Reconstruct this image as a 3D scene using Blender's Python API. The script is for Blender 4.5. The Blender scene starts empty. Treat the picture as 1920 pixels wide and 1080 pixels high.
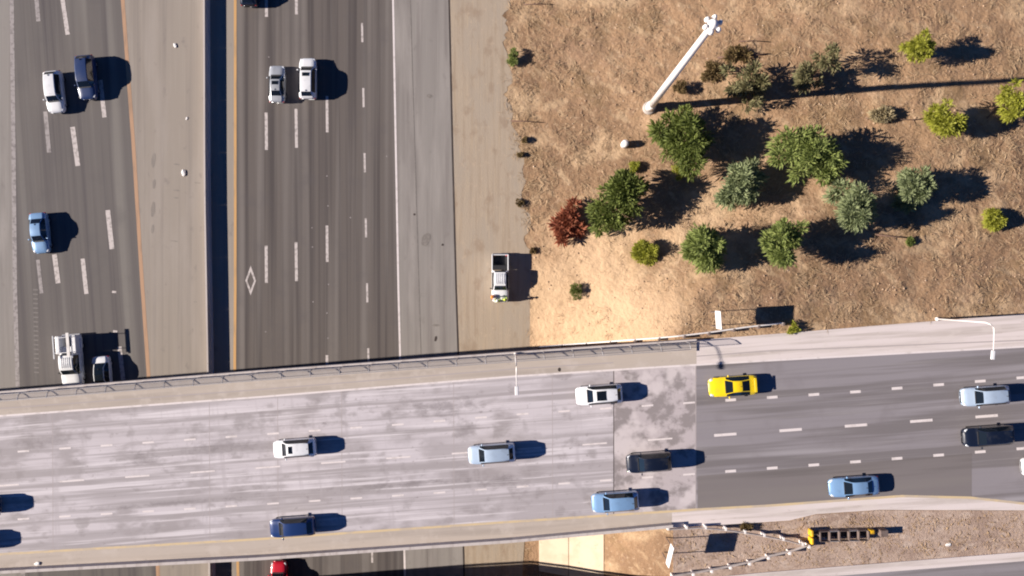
import bpy, bmesh, math, random
from mathutils import Vector, Matrix, noise
random.seed(7)
R = math.radians
C = bpy.context.scene.collection
S = bpy.context.scene

# ------------------------------------------------------------------ camera, sky, sun, exposure
H = 80.0                       # drone height above the lower freeway
F = 1280.0                     # focal length in photo pixels (1920 wide)
cam = bpy.data.cameras.new('camera'); cam.sensor_width = 36; cam.lens = 36 * F / 1920
cam.clip_start = 0.5; cam.clip_end = 3000
co = bpy.data.objects.new('camera', cam); C.objects.link(co); co.location = (0, 0, H); S.camera = co

SUN_EL, SUN_AZ = 23.4, 3.3     # elevation; direction the shadows run, degrees from +X towards +Y
w = bpy.data.worlds.new('World'); S.world = w; w.use_nodes = True
nt = w.node_tree; bg = nt.nodes['Background']
sky = nt.nodes.new('ShaderNodeTexSky'); sky.sky_type = 'NISHITA'; sky.sun_disc = False
sky.air_density = 0.45; sky.dust_density = 0.0; sky.ozone_density = 10.0
sky.sun_elevation = R(SUN_EL); sky.sun_rotation = R(270 - SUN_AZ)
nt.links.new(sky.outputs[0], bg.inputs[0]); bg.inputs[1].default_value = 0.05
sl = bpy.data.lights.new('sun', 'SUN'); sl.energy = 5.0; sl.angle = R(0.5); sl.color = (1.0, 0.90, 0.79)
so = bpy.data.objects.new('sun', sl); C.objects.link(so)
sd = Vector((math.cos(R(SUN_AZ)) * math.cos(R(SUN_EL)), math.sin(R(SUN_AZ)) * math.cos(R(SUN_EL)), -math.sin(R(SUN_EL))))
so.rotation_euler = sd.to_track_quat('-Z', 'Y').to_euler(); so.location = (-100, 0, 80)
S.view_settings.view_transform = 'Standard'; S.view_settings.look = 'None'
S.view_settings.exposure = 0.97; S.view_settings.gamma = 1.0
S.cycles.max_bounces = 5; S.cycles.filter_width = 2.0

# ------------------------------------------------------------------ places
ZD = 7.5                       # overpass deck level
def P(px, py, z=0.0):          # a place given by its map position (photo grid at height z)
    k = (H - z) / F
    return Vector(((px - 960) * k, -(py - 540) * k, z))
def lerp(a, b, t): return a + (b - a) * t
def sst(a, b, v):
    t = min(1, max(0, (v - a) / (b - a))); return t * t * (3 - 2 * t)
def poly(pts, t):              # piecewise-linear y(x)
    if t <= pts[0][0]:
        a, b = pts[0], pts[1]
    else:
        a, b = pts[-2], pts[-1]
        for i in range(len(pts) - 1):
            if t <= pts[i + 1][0]: a, b = pts[i], pts[i + 1]; break
    return a[1] + (b[1] - a[1]) * (t - a[0]) / (b[0] - a[0])
def T(x, y, rough=True):       # ground height: flat by the freeway, rising to the overpass level on the right
    x0 = 2.0 - 2.6 * sst(5, 30, y)
    e = y - (-5.7 + (x - 18) * 0.080)
    s = sst(0.5, 22, e)
    Wd = lerp(15.5, 42, s); Ht = lerp(ZD - 0.14, 4.6, s)
    d = (x - x0) / Wd
    f = 0 if d <= 0 else (1 if d >= 1 else (d * 0.55 + 0.45 * d * d * (3 - 2 * d)))
    z = Ht * f
    if rough and e > 0.8 and x > x0 + 0.3:
        a = min(1, (e - 0.8) / 1.5) * min(1, (x - x0 - 0.3) / 2)
        z += a * (0.16 * noise.noise((x * 0.5, y * 0.5, 3)) + 0.10 * noise.noise((x * 1.7, y * 1.7, 8)))
    return z
def G(px, py, up=0.0):         # point on the ground (plus up) seen at that map position
    z = 3.0
    for _ in range(12):
        p = P(px, py, z + up); z = T(p.x, p.y)
    p = P(px, py, z + up)
    return Vector((p.x, p.y, z))

# ------------------------------------------------------------------ materials
def srgb(c):
    return tuple(((v / 255) / 12.92 if v / 255 <= 0.04045 else ((v / 255 + 0.055) / 1.055) ** 2.4) for v in c)
MATS = {}
def mat(name, base, layers=(), rough=0.85, metal=0.0, coat=0.0, bump=None, spec=0.3, island=None, patch=None, leafy=0.0, spots=()):
    """layers: (scale xyz, rot z, detail, colour, lo, hi, strength); bump: (scale xyz, strength, distance)"""
    if name in MATS: return MATS[name]
    m = bpy.data.materials.new(name); m.use_nodes = True; MATS[name] = m
    n = m.node_tree.nodes; l = m.node_tree.links; b = n['Principled BSDF']
    b.inputs['Roughness'].default_value = rough; b.inputs['Metallic'].default_value = metal
    b.inputs['Coat Weight'].default_value = coat; b.inputs['Coat Roughness'].default_value = 0.06
    b.inputs['Specular IOR Level'].default_value = spec
    b.inputs['Base Color'].default_value = (*base, 1)
    cur = None
    if layers or bump: tc = n.new('ShaderNodeTexCoord')
    def nz(sc, rot, det, rg=0.55):
        mp = n.new('ShaderNodeMapping'); mp.vector_type = 'POINT'
        ro = n.new('ShaderNodeMapping'); ro.inputs['Rotation'].default_value = (0, 0, -rot)
        l.new(tc.outputs['Object'], ro.inputs[0]); l.new(ro.outputs[0], mp.inputs[0])
        mp.inputs['Scale'].default_value = sc
        t = n.new('ShaderNodeTexNoise'); t.inputs['Scale'].default_value = 1; t.inputs['Detail'].default_value = det
        t.inputs['Roughness'].default_value = rg
        l.new(mp.outputs[0], t.inputs['Vector']); return t.outputs[0]
    def mix(fac, col):
        nonlocal cur
        x = n.new('ShaderNodeMix'); x.data_type = 'RGBA'
        if cur is None: x.inputs[6].default_value = (*base, 1)
        else: l.new(cur, x.inputs[6])
        x.inputs[7].default_value = (*col, 1); l.new(fac, x.inputs[0]); cur = x.outputs[2]
    for (sc, rot, det, col, lo, hi, st) in layers:
        f = nz(sc, rot, det)
        mr = n.new('ShaderNodeMapRange'); mr.interpolation_type = 'SMOOTHSTEP'
        for i, v in ((1, lo), (2, hi), (3, 0), (4, min(.9, st * 1.25))): mr.inputs[i].default_value = v
        l.new(f, mr.inputs[0]); mix(mr.outputs[0], col)
    if patch:                  # bare ground of another colour round one place: centre, radius, colour, ragged
        d = n.new('ShaderNodeVectorMath'); d.operation = 'DISTANCE'; l.new(tc.outputs['Object'], d.inputs[0]); d.inputs[1].default_value = patch[0]
        f = nz((.22, .22, .2), 0, 5); ad = n.new('ShaderNodeMath'); ad.operation = 'MULTIPLY_ADD'; l.new(f, ad.inputs[0]); ad.inputs[1].default_value = patch[1] * patch[3] * 2
        l.new(d.outputs['Value'], ad.inputs[2])
        mr = n.new('ShaderNodeMapRange'); mr.interpolation_type = 'SMOOTHSTEP'
        k = patch[1] * patch[3]
        for i, v in ((1, k + patch[1]), (2, k + patch[1] * .35), (3, 0), (4, .85)): mr.inputs[i].default_value = v
        l.new(ad.outputs[0], mr.inputs[0]); mix(mr.outputs[0], patch[2])
        f = nz((1.6, 1.6, 1.4), .5, 5); m3 = n.new('ShaderNodeMapRange'); m3.interpolation_type = 'SMOOTHSTEP'
        for i, v in ((1, .55), (2, .75), (3, 0), (4, .5)): m3.inputs[i].default_value = v
        l.new(f, m3.inputs[0]); mix(m3.outputs[0], (.34, .215, .13))
    for (cx, cy, rx, ry, col, st) in spots:      # old stains and other ragged blotches, each at its own place
        mp = n.new('ShaderNodeMapping'); mp.vector_type = 'TEXTURE'
        mp.inputs['Location'].default_value = (cx, cy, 0); mp.inputs['Rotation'].default_value = (0, 0, AX); mp.inputs['Scale'].default_value = (rx, ry, 1000)
        l.new(tc.outputs['Object'], mp.inputs[0])
        ln = n.new('ShaderNodeVectorMath'); ln.operation = 'LENGTH'; l.new(mp.outputs[0], ln.inputs[0])
        f = nz((.7, 1.1, .2), AX, 6, .7); ad = n.new('ShaderNodeMath'); ad.operation = 'MULTIPLY_ADD'; l.new(f, ad.inputs[0]); ad.inputs[1].default_value = 3.0
        l.new(ln.outputs['Value'], ad.inputs[2])
        mr = n.new('ShaderNodeMapRange'); mr.interpolation_type = 'SMOOTHSTEP'
        for i, v in ((1, 2.25), (2, 1.35), (3, 0), (4, st)): mr.inputs[i].default_value = v
        l.new(ad.outputs[0], mr.inputs[0]); mix(mr.outputs[0], col)
    if island:
        g = n.new('ShaderNodeNewGeometry'); cr = n.new('ShaderNodeValToRGB')
        el = cr.color_ramp.elements; el[0].color = (*island[0], 1); el[1].color = (*island[-1], 1)
        for i, c in enumerate(island[1:-1]):
            e = el.new((i + 1) / (len(island) - 1)); e.color = (*c, 1)
        l.new(g.outputs['Random Per Island'], cr.inputs[0]); cur = cr.outputs[0]
    if cur is not None: l.new(cur, b.inputs['Base Color'])
    if leafy:                  # thin leaves let some sunlight through
        tl = n.new('ShaderNodeBsdfTranslucent'); ms = n.new('ShaderNodeMixShader'); ms.inputs[0].default_value = leafy
        l.new(cur, tl.inputs[0]); l.new(b.outputs[0], ms.inputs[1]); l.new(tl.outputs[0], ms.inputs[2]); l.new(ms.outputs[0], n['Material Output'].inputs[0])
    if bump:
        f = nz(bump[0], 0, 6, 0.65); bp = n.new('ShaderNodeBump')
        bp.inputs['Strength'].default_value = bump[1]; bp.inputs['Distance'].default_value = bump[2]
        l.new(f, bp.inputs['Height']); l.new(bp.outputs[0], b.inputs['Normal'])
    return m

AX = R(4.2)                    # overpass axis
asph = mat('asphalt_lower', (.125, .108, .101), [
    ((1.3, .012, 1), 0, 3, (.070, .060, .060), .42, .66, .75), ((.55, .008, 1), 0, 2, (.185, .165, .155), .48, .68, .75),
    ((4.5, .05, 1), 0, 3, (.17, .155, .15), .52, .78, .35), ((.35, .35, 1), 0, 5, (.095, .085, .09), .5, .8, .3),
    ((26, 26, 1), 0, 2, (.20, .19, .18), .6, .85, .35)], .9, bump=((14, 14, 14), .15, .02))
asph_l = mat('asphalt_left', (.135, .122, .118), [
    ((1.0, .010, 1), R(4), 3, (.080, .070, .076), .42, .66, .75), ((.5, .008, 1), R(4), 2, (.20, .185, .172), .48, .68, .75),
    ((4.0, .05, 1), R(4), 3, (.18, .17, .165), .52, .78, .3), ((.3, .3, 1), 0, 5, (.10, .092, .095), .5, .8, .3),
    ((26, 26, 1), 0, 2, (.21, .20, .19), .6, .85, .35)], .9, bump=((14, 14, 14), .15, .02))
conc_sh = mat('concrete_shoulder', (.255, .235, .222), [
    ((1.2, .02, 1), 0, 4, (.20, .18, .172), .42, .68, .75), ((.4, .06, 1), 0, 5, (.31, .285, .27), .45, .68, .7),
    ((6, .12, 1), 0, 3, (.33, .305, .285), .5, .8, .35), ((1.1, .7, 1), 0, 6, (.20, .18, .17), .60, .75, .4),
    ((20, 20, 1), 0, 2, (.2, .18, .17), .6, .9, .3)], .9, bump=((12, 12, 12), .15, .02))
conc_med = mat('concrete_median_shoulder', (.30, .262, .228), [
    ((1.2, .015, 1), 0, 4, (.235, .205, .185), .42, .70, .65), ((.35, .06, 1), 0, 5, (.34, .30, .27), .45, .7, .5),
    ((5, .1, 1), 0, 3, (.35, .315, .28), .5, .8, .35), ((.9, .5, 1), 0, 6, (.20, .175, .165), .60, .76, .5)], .9,
    bump=((12, 12, 12), .15, .02))
dirt_sh = mat('dirt_shoulder', (.395, .322, .25), [
    ((2.2, .07, 1), 0, 5, (.32, .25, .185), .45, .68, .6), ((.35, .12, 1), 0, 4, (.37, .31, .25), .45, .64, .8),
    ((7, .2, 1), 0, 4, (.46, .36, .255), .5, .76, .55), ((.6, .35, 1), 0, 5, (.30, .225, .165), .52, .68, .6), ((1.5, 1.2, 1), 0, 6, (.46, .36, .27), .58, .72, .5),
    ((18, 14, 1), 0, 3, (.20, .14, .10), .62, .8, .35)], .95, bump=((9, 3, 9), .5, .05))
SAND, LOAM = (.52, .355, .225), (.27, .17, .115)
def mspot(px, py, rx, ry, c, st): q = P(px, py, 4.5); return (q.x, q.y, rx / 17, ry / 17, c, st)
mulch = mat('mulch_soil', (.345, .218, .128), [
    ((.06, .06, .1), 0, 3, (.25, .155, .092), .46, .58, .9), ((.13, .17, .1), .5, 5, (.47, .33, .205), .50, .62, .8),
    ((.22, .22, .2), .3, 5, (.24, .155, .085), .52, .64, .7), ((.9, .35, .5), .9, 5, (.47, .335, .21), .52, .70, .6),
    ((1.1, 1.3, 1), .4, 6, (.235, .145, .094), .55, .72, .6), ((2.6, 2.6, 2), 0, 5, (.52, .375, .255), .55, .72, .5),
    ((6, 4, 4), .8, 4, (.20, .12, .08), .60, .76, .45)], .95,
    bump=((1.8, 1.8, 1.8), .7, .3), patch=((8.6, -3.2, 2.5), 13.5, (.54, .375, .235), .8),
    spots=[mspot(1440, 400, 210, 60, SAND, .6), mspot(1250, 215, 90, 40, SAND, .6), mspot(1110, 470, 110, 80, SAND, .55), mspot(1370, 130, 80, 50, SAND, .5), mspot(1640, 150, 120, 60, SAND, .4),
           mspot(1090, 70, 160, 90, LOAM, .45), mspot(1480, 560, 260, 60, LOAM, .45), mspot(1800, 520, 160, 70, LOAM, .4), mspot(1600, 30, 300, 40, LOAM, .35)])
gore_m = mat('gore_gravel', (.42, .315, .255), [
    ((.3, .5, .3), AX, 5, (.32, .23, .185), .45, .65, .8), ((.8, 1.4, 1), AX, 6, (.50, .395, .33), .5, .68, .7), ((3, 3, 2), 0, 5, (.24, .18, .15), .56, .72, .6)], .95, bump=((4, 4, 4), .6, .12))
def spot(px, py, rx, ry, c, st): q = P(px, py, ZD); return (q.x, q.y, rx / 17.66, ry / 17.66, c, st)
SC = (.19, .168, .175)
deck_m = mat('deck_concrete', (.54, .50, .53), [
    ((.03, .34, 1), AX, 3, (.38, .348, .365), .42, .56, .85), ((.18, .42, 1), AX, 5, (.31, .28, .29), .50, .65, .66), ((.16, .22, 1), AX, 4, (.58, .54, .575), .50, .66, .6),
    ((.025, 1.5, 1), AX, 4, (.34, .31, .322), .47, .60, .8), ((.45, .55, 1), AX, 6, (.28, .253, .26), .55, .68, .5),
    ((.12, 4, 1), AX, 4, (.36, .33, .345), .54, .72, .5), ((.05, 2.2, 1), AX, 5, (.64, .60, .63), .55, .68, .7),
    ((1.6, 2.2, 1), AX, 6, (.25, .225, .23), .62, .76, .55), ((.9, .06, 1), AX, 4, (.40, .365, .385), .56, .70, .4)], .85,
    bump=((8, 8, 8), .15, .02),
    spots=[spot(840, 762, 130, 34, SC, .6), spot(420, 838, 170, 24, SC, .5), spot(270, 862, 60, 22, SC, .55), spot(90, 828, 110, 18, SC, .45),
           spot(645, 745, 20, 40, SC, .6), spot(930, 903, 70, 18, SC, .5), spot(760, 908, 210, 9, SC, .6), spot(300, 945, 230, 9, SC, .55), spot(560, 800, 120, 12, SC, .4), spot(880, 800, 60, 26, SC, .45)])  # first in this row: a short upright dark blotch; the others are stains
slab_m = mat('approach_slab_concrete', (.46, .41, .425), [
    ((.65, .7, 1), AX, 4, (.25, .222, .225), .45, .60, .85), ((.35, .35, 1), AX, 3, (.58, .525, .535), .5, .64, .8),
    ((2.4, 2.4, 1), AX, 5, (.24, .21, .21), .58, .74, .45)], .85, bump=((8, 8, 8), .15, .02))
asph_u = mat('asphalt_upper', (.255, .235, .255), [
    ((.03, .9, 1), AX, 3, (.17, .154, .16), .40, .58, .9), ((.02, .45, 1), AX, 2, (.34, .318, .342), .50, .66, .8),
    ((.1, 4, 1), AX, 3, (.29, .27, .275), .5, .8, .4), ((.4, .4, 1), 0, 5, (.18, .16, .17), .5, .8, .35),
    ((22, 22, 1), 0, 2, (.34, .32, .32), .6, .85, .35)], .88, bump=((14, 14, 14), .15, .02))
asph_d = mat('asphalt_new_patch', (.19, .17, .172), [
    ((.03, .9, 1), AX, 3, (.14, .125, .125), .45, .68, .7), ((.02, .5, 1), AX, 2, (.21, .19, .185), .50, .72, .6),
    ((22, 22, 1), 0, 2, (.26, .24, .24), .6, .85, .35)], .88, bump=((14, 14, 14), .15, .02))
conc_tan = mat('deck_shoulder_concrete', (.46, .40, .355), [
    ((.06, 1.2, 1), AX, 4, (.37, .32, .285), .45, .7, .7), ((.8, .8, 1), AX, 5, (.52, .46, .42), .5, .7, .5),
    ((1.8, 3, 1), AX, 5, (.30, .26, .235), .62, .78, .45)], .88, bump=((8, 8, 8), .15, .02))
conc_pale = mat('gutter_concrete', (.66, .59, .58), [
    ((.06, 1.5, 1), AX, 4, (.46, .405, .375), .45, .7, .7), ((.5, .9, 1), AX, 5, (.62, .56, .53), .5, .7, .5),
    ((1.8, 3, 1), AX, 5, (.40, .34, .31), .62, .78, .45)], .88)
conc = mat('structural_concrete', (.42, .38, .35), [
    ((.4, .4, .8), 0, 5, (.33, .29, .27), .45, .7, .7), ((2, 2, .3), 0, 5, (.28, .25, .23), .58, .75, .5)], .88)
barrier_m = mat('barrier_concrete', (.52, .47, .45), [
    ((1.5, .08, 2), 0, 4, (.40, .35, .33), .45, .7, .7), ((3, .6, 1), 0, 5, (.30, .26, .25), .6, .76, .5)], .88)
slope_m = mat('slope_paving_concrete', (.56, .46, .35), [
    ((.5, .5, .5), 0, 5, (.47, .37, .27), .45, .7, .6), ((2, 2, 1), 0, 5, (.33, .25, .17), .6, .75, .4)], .9)
paint_w = mat('white_paint', (.54, .49, .48), [((2.5, 2.5, 1), 0, 5, (.30, .27, .26), .46, .66, .7)], .8)
paint_wf = mat('worn_white_paint', (.34, .31, .31), [((2, 2, 1), 0, 5, (.20, .18, .18), .42, .66, .8)], .85)
paint_ww = mat('edge_white_paint', (.70, .64, .64), [((1.5, 1.5, 1), 0, 5, (.52, .47, .46), .48, .72, .6)], .8)
paint_y = mat('yellow_paint', (.56, .33, .14), [((2, .3, 1), 0, 5, (.36, .24, .14), .45, .7, .6)], .8)
paint_yl = mat('faded_yellow_paint', (.43, .265, .17), [((2, .3, 1), 0, 5, (.30, .20, .14), .45, .7, .6)], .8)
paint_yd = mat('deck_yellow_paint', (.60, .47, .29), [((.8, 2, 1), 0, 5, (.48, .40, .32), .42, .66, .8)], .8)
tar = mat('joint_tar', (.05, .04, .038), [((3, .4, 1), 0, 4, (.10, .08, .07), .45, .7, .7)], .9)
joint_p = mat('joint_sealant', (.39, .345, .345), (), .9)
stain_m = mat('oil_stain', (.19, .172, .16), [((3, 3, 1), 0, 4, (.25, .225, .21), .45, .7, .7)], .8)
galv = mat('galvanised_steel', (.46, .45, .46), [((3, 3, 3), 0, 3, (.34, .33, .34), .45, .7, .6)], .5, metal=.5)
galv_w = mat('pale_painted_steel', (.78, .74, .72), [((2, 2, 1), 0, 3, (.66, .62, .60), .5, .7, .5)], .45)
rust = mat('weathered_steel', (.20, .155, .14), [((2, 2, 2), 0, 4, (.13, .09, .075), .45, .7, .7)], .7, metal=.3)
white_en = mat('white_enamel', (.80, .78, .77), [((2, 2, 2), 0, 3, (.68, .65, .63), .5, .75, .5)], .4)
yellow_en = mat('yellow_reflector', (.72, .42, .012), [((3, 3, 3), 0, 4, (.42, .24, .03), .46, .62, .7)], .6)
dk_plastic = mat('dark_plastic', (.03, .03, .035), (), .6)
tyre_m = mat('tyre_rubber', (.02, .02, .021), (), .85)
rim_m = mat('wheel_alloy', (.45, .45, .47), (), .35, metal=.9)
glass_m = mat('car_glass', (.008, .012, .018), (), .05, spec=.55)
lamp_w = mat('headlight_lens', (.75, .78, .82), (), .12, coat=.6)
lamp_r = mat('taillight_lens', (.45, .012, .02), (), .2, coat=.6)
lamp_head = mat('lamp_housing', (.75, .74, .76), (), .4)
bark = mat('bark', (.13, .085, .06), [((4, 4, 1), 0, 4, (.07, .045, .032), .45, .65, .8)], .95)
deadwood = mat('dead_wood', (.16, .10, .075), [((4, 4, 4), 0, 4, (.09, .05, .04), .45, .65, .8)], .95)
mesh_m = bpy.data.materials.new('chain_link'); mesh_m.use_nodes = True
_n = mesh_m.node_tree; _b = _n.nodes['Principled BSDF']; _b.inputs['Base Color'].default_value = (.36, .35, .37, 1)
_b.inputs['Roughness'].default_value = .6
_t = _n.nodes.new('ShaderNodeBsdfTransparent'); _x = _n.nodes.new('ShaderNodeMixShader'); _x.inputs[0].default_value = .24
_n.links.new(_t.outputs[0], _x.inputs[1]); _n.links.new(_b.outputs[0], _x.inputs[2])
_n.links.new(_x.outputs[0], _n.nodes['Material Output'].inputs[0])
def paintm(name, col, metal=.0, rough=.35): return mat('car_paint_' + name, col, [((1.3, 1.3, 1.3), 0, 5, tuple(.72 * c_ + .03 for c_ in col), .48, .72, .5)], rough, metal, coat=.8, spec=.5)

# ------------------------------------------------------------------ object helpers
def link(o, parent=None):
    C.objects.link(o)
    if parent is not None: o.parent = parent
    return o
def obj(name, verts, faces, m, parent=None, smooth=False):
    me = bpy.data.meshes.new(name); me.from_pydata([tuple(v) for v in verts], [], faces)
    if m: me.materials.append(m)
    if smooth: me.polygons.foreach_set('use_smooth', [True] * len(me.polygons))
    me.update()
    return link(bpy.data.objects.new(name, me), parent)
def obj_bm(name, bm, m, parent=None, smooth=False):
    me = bpy.data.meshes.new(name); bm.to_mesh(me); bm.free()
    if m: me.materials.append(m)
    if smooth: me.polygons.foreach_set('use_smooth', [True] * len(me.polygons))
    return link(bpy.data.objects.new(name, me), parent)
def tag(o, label, cat, group=None, kind=None):
    if label: o['label'] = label
    if cat: o['category'] = cat
    if group: o['group'] = group
    if kind: o['kind'] = kind
    return o
def struct(o, label=None):
    o['kind'] = 'structure'
    if label: o['label'] = label
    return o
def empty(name, loc, rz=0, label=None, cat=None, group=None):
    o = bpy.data.objects.new(name, None); o.empty_display_size = .3
    o.location = loc; o.rotation_euler = (0, 0, rz); link(o)
    return tag(o, label, cat, group)
def box_data(c, s, bev=0.0, seg=1, rot=None):
    bm = bmesh.new(); bmesh.ops.create_cube(bm, size=1)
    bmesh.ops.scale(bm, vec=s, verts=bm.verts)
    if bev > 0: bmesh.ops.bevel(bm, geom=bm.edges[:], offset=bev, segments=seg, affect='EDGES', profile=.6)
    if rot: bmesh.ops.rotate(bm, cent=(0, 0, 0), matrix=Matrix.Rotation(rot[0], 3, rot[1]), verts=bm.verts)
    bmesh.ops.translate(bm, vec=c, verts=bm.verts)
    return bm
def box(name, c, s, m, parent=None, bev=0.0, seg=1, rot=None):
    return obj_bm(name, box_data(c, s, bev, seg, rot), m, parent, False)
def tube(verts, faces, pts, rads, n=8, cap=True):
    """append a tapered tube along pts"""
    base = len(verts); pts = [Vector(p) for p in pts]
    for i, p in enumerate(pts):
        d = (pts[min(i + 1, len(pts) - 1)] - pts[max(i - 1, 0)]).normalized()
        a = d.orthogonal().normalized() if abs(d.z) > .9 else d.cross(Vector((0, 0, 1))).normalized()
        b = d.cross(a)
        for k in range(n):
            t = 2 * math.pi * k / n
            verts.append(p + (a * math.cos(t) + b * math.sin(t)) * rads[i])
    for i in range(len(pts) - 1):
        for k in range(n):
            q = base + i * n; k2 = (k + 1) % n
            faces.append((q + k, q + k2, q + n + k2, q + n + k))
    if cap:
        faces.append(tuple(base + k for k in range(n))[::-1]); faces.append(tuple(base + (len(pts) - 1) * n + k for k in range(n)))
def tubeo(name, pts, rads, m, parent=None, n=8, smooth=True):
    v, f = [], []
    if not isinstance(rads, (list, tuple)): rads = [rads] * len(pts)
    tube(v, f, pts, rads, n); return obj(name, v, f, m, parent, smooth)
def lathe(name, prof, m, parent=None, n=16, loc=(0, 0, 0)):
    v, f = [], []
    for r, z in prof:
        for k in range(n):
            t = 2 * math.pi * k / n; v.append((loc[0] + r * math.cos(t), loc[1] + r * math.sin(t), loc[2] + z))
    for i in range(len(prof) - 1):
        for k in range(n):
            k2 = (k + 1) % n; f.append((i * n + k, i * n + k2, (i + 1) * n + k2, (i + 1) * n + k))
    f.append(tuple(range(n))[::-1]); f.append(tuple((len(prof) - 1) * n + k for k in range(n)))
    return obj(name, v, f, m, parent, True)

# ------------------------------------------------------------------ setting: terrain
def axis(lo, hi, step, far):
    a = [-far, -far / 2, lo - 60, lo - 25, lo - 8]
    v = lo
    while v <= hi: a.append(v); v += step
    return a + [hi + 8, hi + 25, hi + 60, far / 2, far]
xs = axis(-3, 62, .42, 1500); ys = axis(-36, 38, .42, 1500)
tv = [(x, y, T(x, y) - 0.02) for y in ys for x in xs]; nx = len(xs)
tf = [(j * nx + i, j * nx + i + 1, (j + 1) * nx + i + 1, (j + 1) * nx + i) for j in range(len(ys) - 1) for i in range(nx - 1)]
struct(obj('ground', tv, tf, mulch, None, True), 'dry brown mulch slope rising beside the freeway')

def vstrip(name, lpts, rpts, z, m, parent=None, y0=-900, y1=2000, jag=None):
    """a sheet running up the picture between two map lines, each given as (py, px)"""
    st = sorted(set([y0, y1] + [p[0] for p in lpts] + [p[0] for p in rpts]))
    if jag:
        st = sorted(set(st + list(range(-40, 700, 7))))
    v = []
    for py in st:
        j = 0
        if jag and -40 <= py <= 700: j = jag * noise.noise((py * .03, 1.7, 0)) * 2 + jag * .8 * noise.noise((py * .15, 9, 0))
        v += [P(poly(lpts, py), py, z), P(poly(rpts, py) + j, py, z)]
    f = [(2 * i, 2 * i + 2, 2 * i + 3, 2 * i + 1) for i in range(len(st) - 1)]
    f = [t[::-1] for t in f]
    o = obj(name, v, f, m, parent)
    return o
L_edge = [(0, 22), (250, 25), (540, 28), (715, 33)]
L_yel = [(0, 230), (270, 250), (540, 267), (695, 278), (1070, 296)]
BAR = [(0, 389), (350, 390), (690, 396), (1070, 399)]
R_yel = [(0, 441), (540, 441), (680, 440), (1070, 446)]
R_edge = [(0, 737), (270, 742), (540, 747), (660, 750), (1070, 759)]
SEAM = [(0, 842), (270, 848), (540, 855), (660, 859), (1070, 870)]
DIRT = [(0, 950), (120, 955), (250, 968), (330, 985), (450, 1000), (640, 1003), (1070, 980)]
sh_far = struct(vstrip('outer_shoulder', [(0, -700), (1000, -700)], [(p, x - 1) for p, x in L_edge], .004, conc_sh))
road_l = struct(vstrip('freeway_road_left', [(p, x - 1) for p, x in L_edge], [(p, x) for p, x in L_yel], .008, asph_l))
med_l = struct(vstrip('median_shoulder', [(p, x) for p, x in L_yel], [(p, x + 18) for p, x in BAR], .012, conc_med))
med_r = struct(vstrip('median_shoulder_right', [(p, x + 18) for p, x in BAR], R_yel, .008, conc_med))
road_r = struct(vstrip('freeway_road_right', R_yel, R_edge, .012, asph))
sh_r = struct(vstrip('right_shoulder', R_edge, SEAM, .008, conc_sh))
dirt = struct(vstrip('dirt_shoulder', SEAM, DIRT, .004, dirt_sh, jag=11))

def vline(name, pts, wpx, z, m, parent): return vstrip(name, [(p, x - wpx / 2) for p, x in pts], [(p, x + wpx / 2) for p, x in pts], z, m, parent)
vline('edge_line', L_edge, 8, .016, paint_wf, road_l)
vline('yellow_line', L_yel, 7, .018, paint_yl, med_l)
vline('yellow_line', R_yel, 5, .018, paint_y, road_r)
vline('edge_line', R_edge, 3.6, .018, paint_ww, road_r)
vline('pavement_joint', SEAM, 3, .018, tar, sh_r)
vline('pavement_joint', [(560, 786), (660, 789)], 1.4, .018, stain_m, sh_r).scale = (1, 1, 1)
def dash(x0, y0, x1, y1, wpx, m, parent, z=.018, name='lane_dash'):
    a, b = P(x0, y0, z), P(x1, y1, z); d = (b - a).normalized(); n_ = Vector((-d.y, d.x, 0)) * (wpx / 2 * (H - z) / F)
    return obj(name, [a - n_, a + n_, b + n_, b - n_], [(0, 1, 2, 3)[::-1]], m, parent)
def per(k0, ln, step, lo, hi):
    k = k0
    while k - step > lo: k -= step
    while k < hi:
        yield k, k + ln
        k += step
rumb = mat('scuffed_paint', (.20, .183, .178), (), .9)
# left carriageway dashes
for x0, y0, x1, y1, wd, wm in [(66, -30, 72, 40, 8, paint_wf), (116, -10, 127, 65, 8, paint_w), (85, 209, 92, 286, 8, paint_wf),
        (136, 238, 146, 311, 9, paint_w), (188, 150, 196, 220, 8, paint_w), (202, 394, 210, 467, 9, paint_w), (102, 477, 109, 531, 9, paint_w),
        (155, 485, 162, 551, 8, paint_w), (71, 487, 78, 550, 7, paint_wf), (174, -60, 182, -5, 8, paint_w), (116, 728, 124, 800, 8, paint_w),
        (173, 730, 181, 800, 8, paint_w), (224, 650, 231, 712, 8, paint_w)]:
    dash(x0, y0, x1, y1, wd, wm, road_l)
for x_, y_ in ((214, 547), (216, 621)): dash(x_ - 4, y_, x_ + 4, y_ + 1, 4, paint_w, road_l, name='lane_marker')
for k in range(19): dash(62 + k * .12, 543 + k * 8.6, 71 + k * .12, 543.5 + k * 8.6, 2.4, rumb, road_l, name='rumble_mark')
# right carriageway dashes
for a, b in per(211, 70, 249.5, -60, 1200): dash(499, a, 499.6, b, 5.6, paint_w, road_r)
for a, b in per(204, 73, 250, -60, 1200): dash(555, a, 556, b, 5.4, paint_w, road_r)
for a, b in per(180, 68, 243, -60, 1200): dash(613, a, 613.6, b, 5, paint_w, road_r)
for a, b in per(43, 36, 122, -90, 1200): dash(678 + a * .019, a, 678 + b * .019, b, 3.8, paint_w, road_r)
for x_, y_ in ((613, 330), (615, 386), (585, 427), (586, 463), (657, 408), (725, 293), (616, 533), (587, 566), (613, 587), (498, 622), (615, 634), (504, 107)):
    dash(x_ - 1, y_, x_ + 1, y_, 2, paint_wf, road_r, name='lane_marker')
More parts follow.
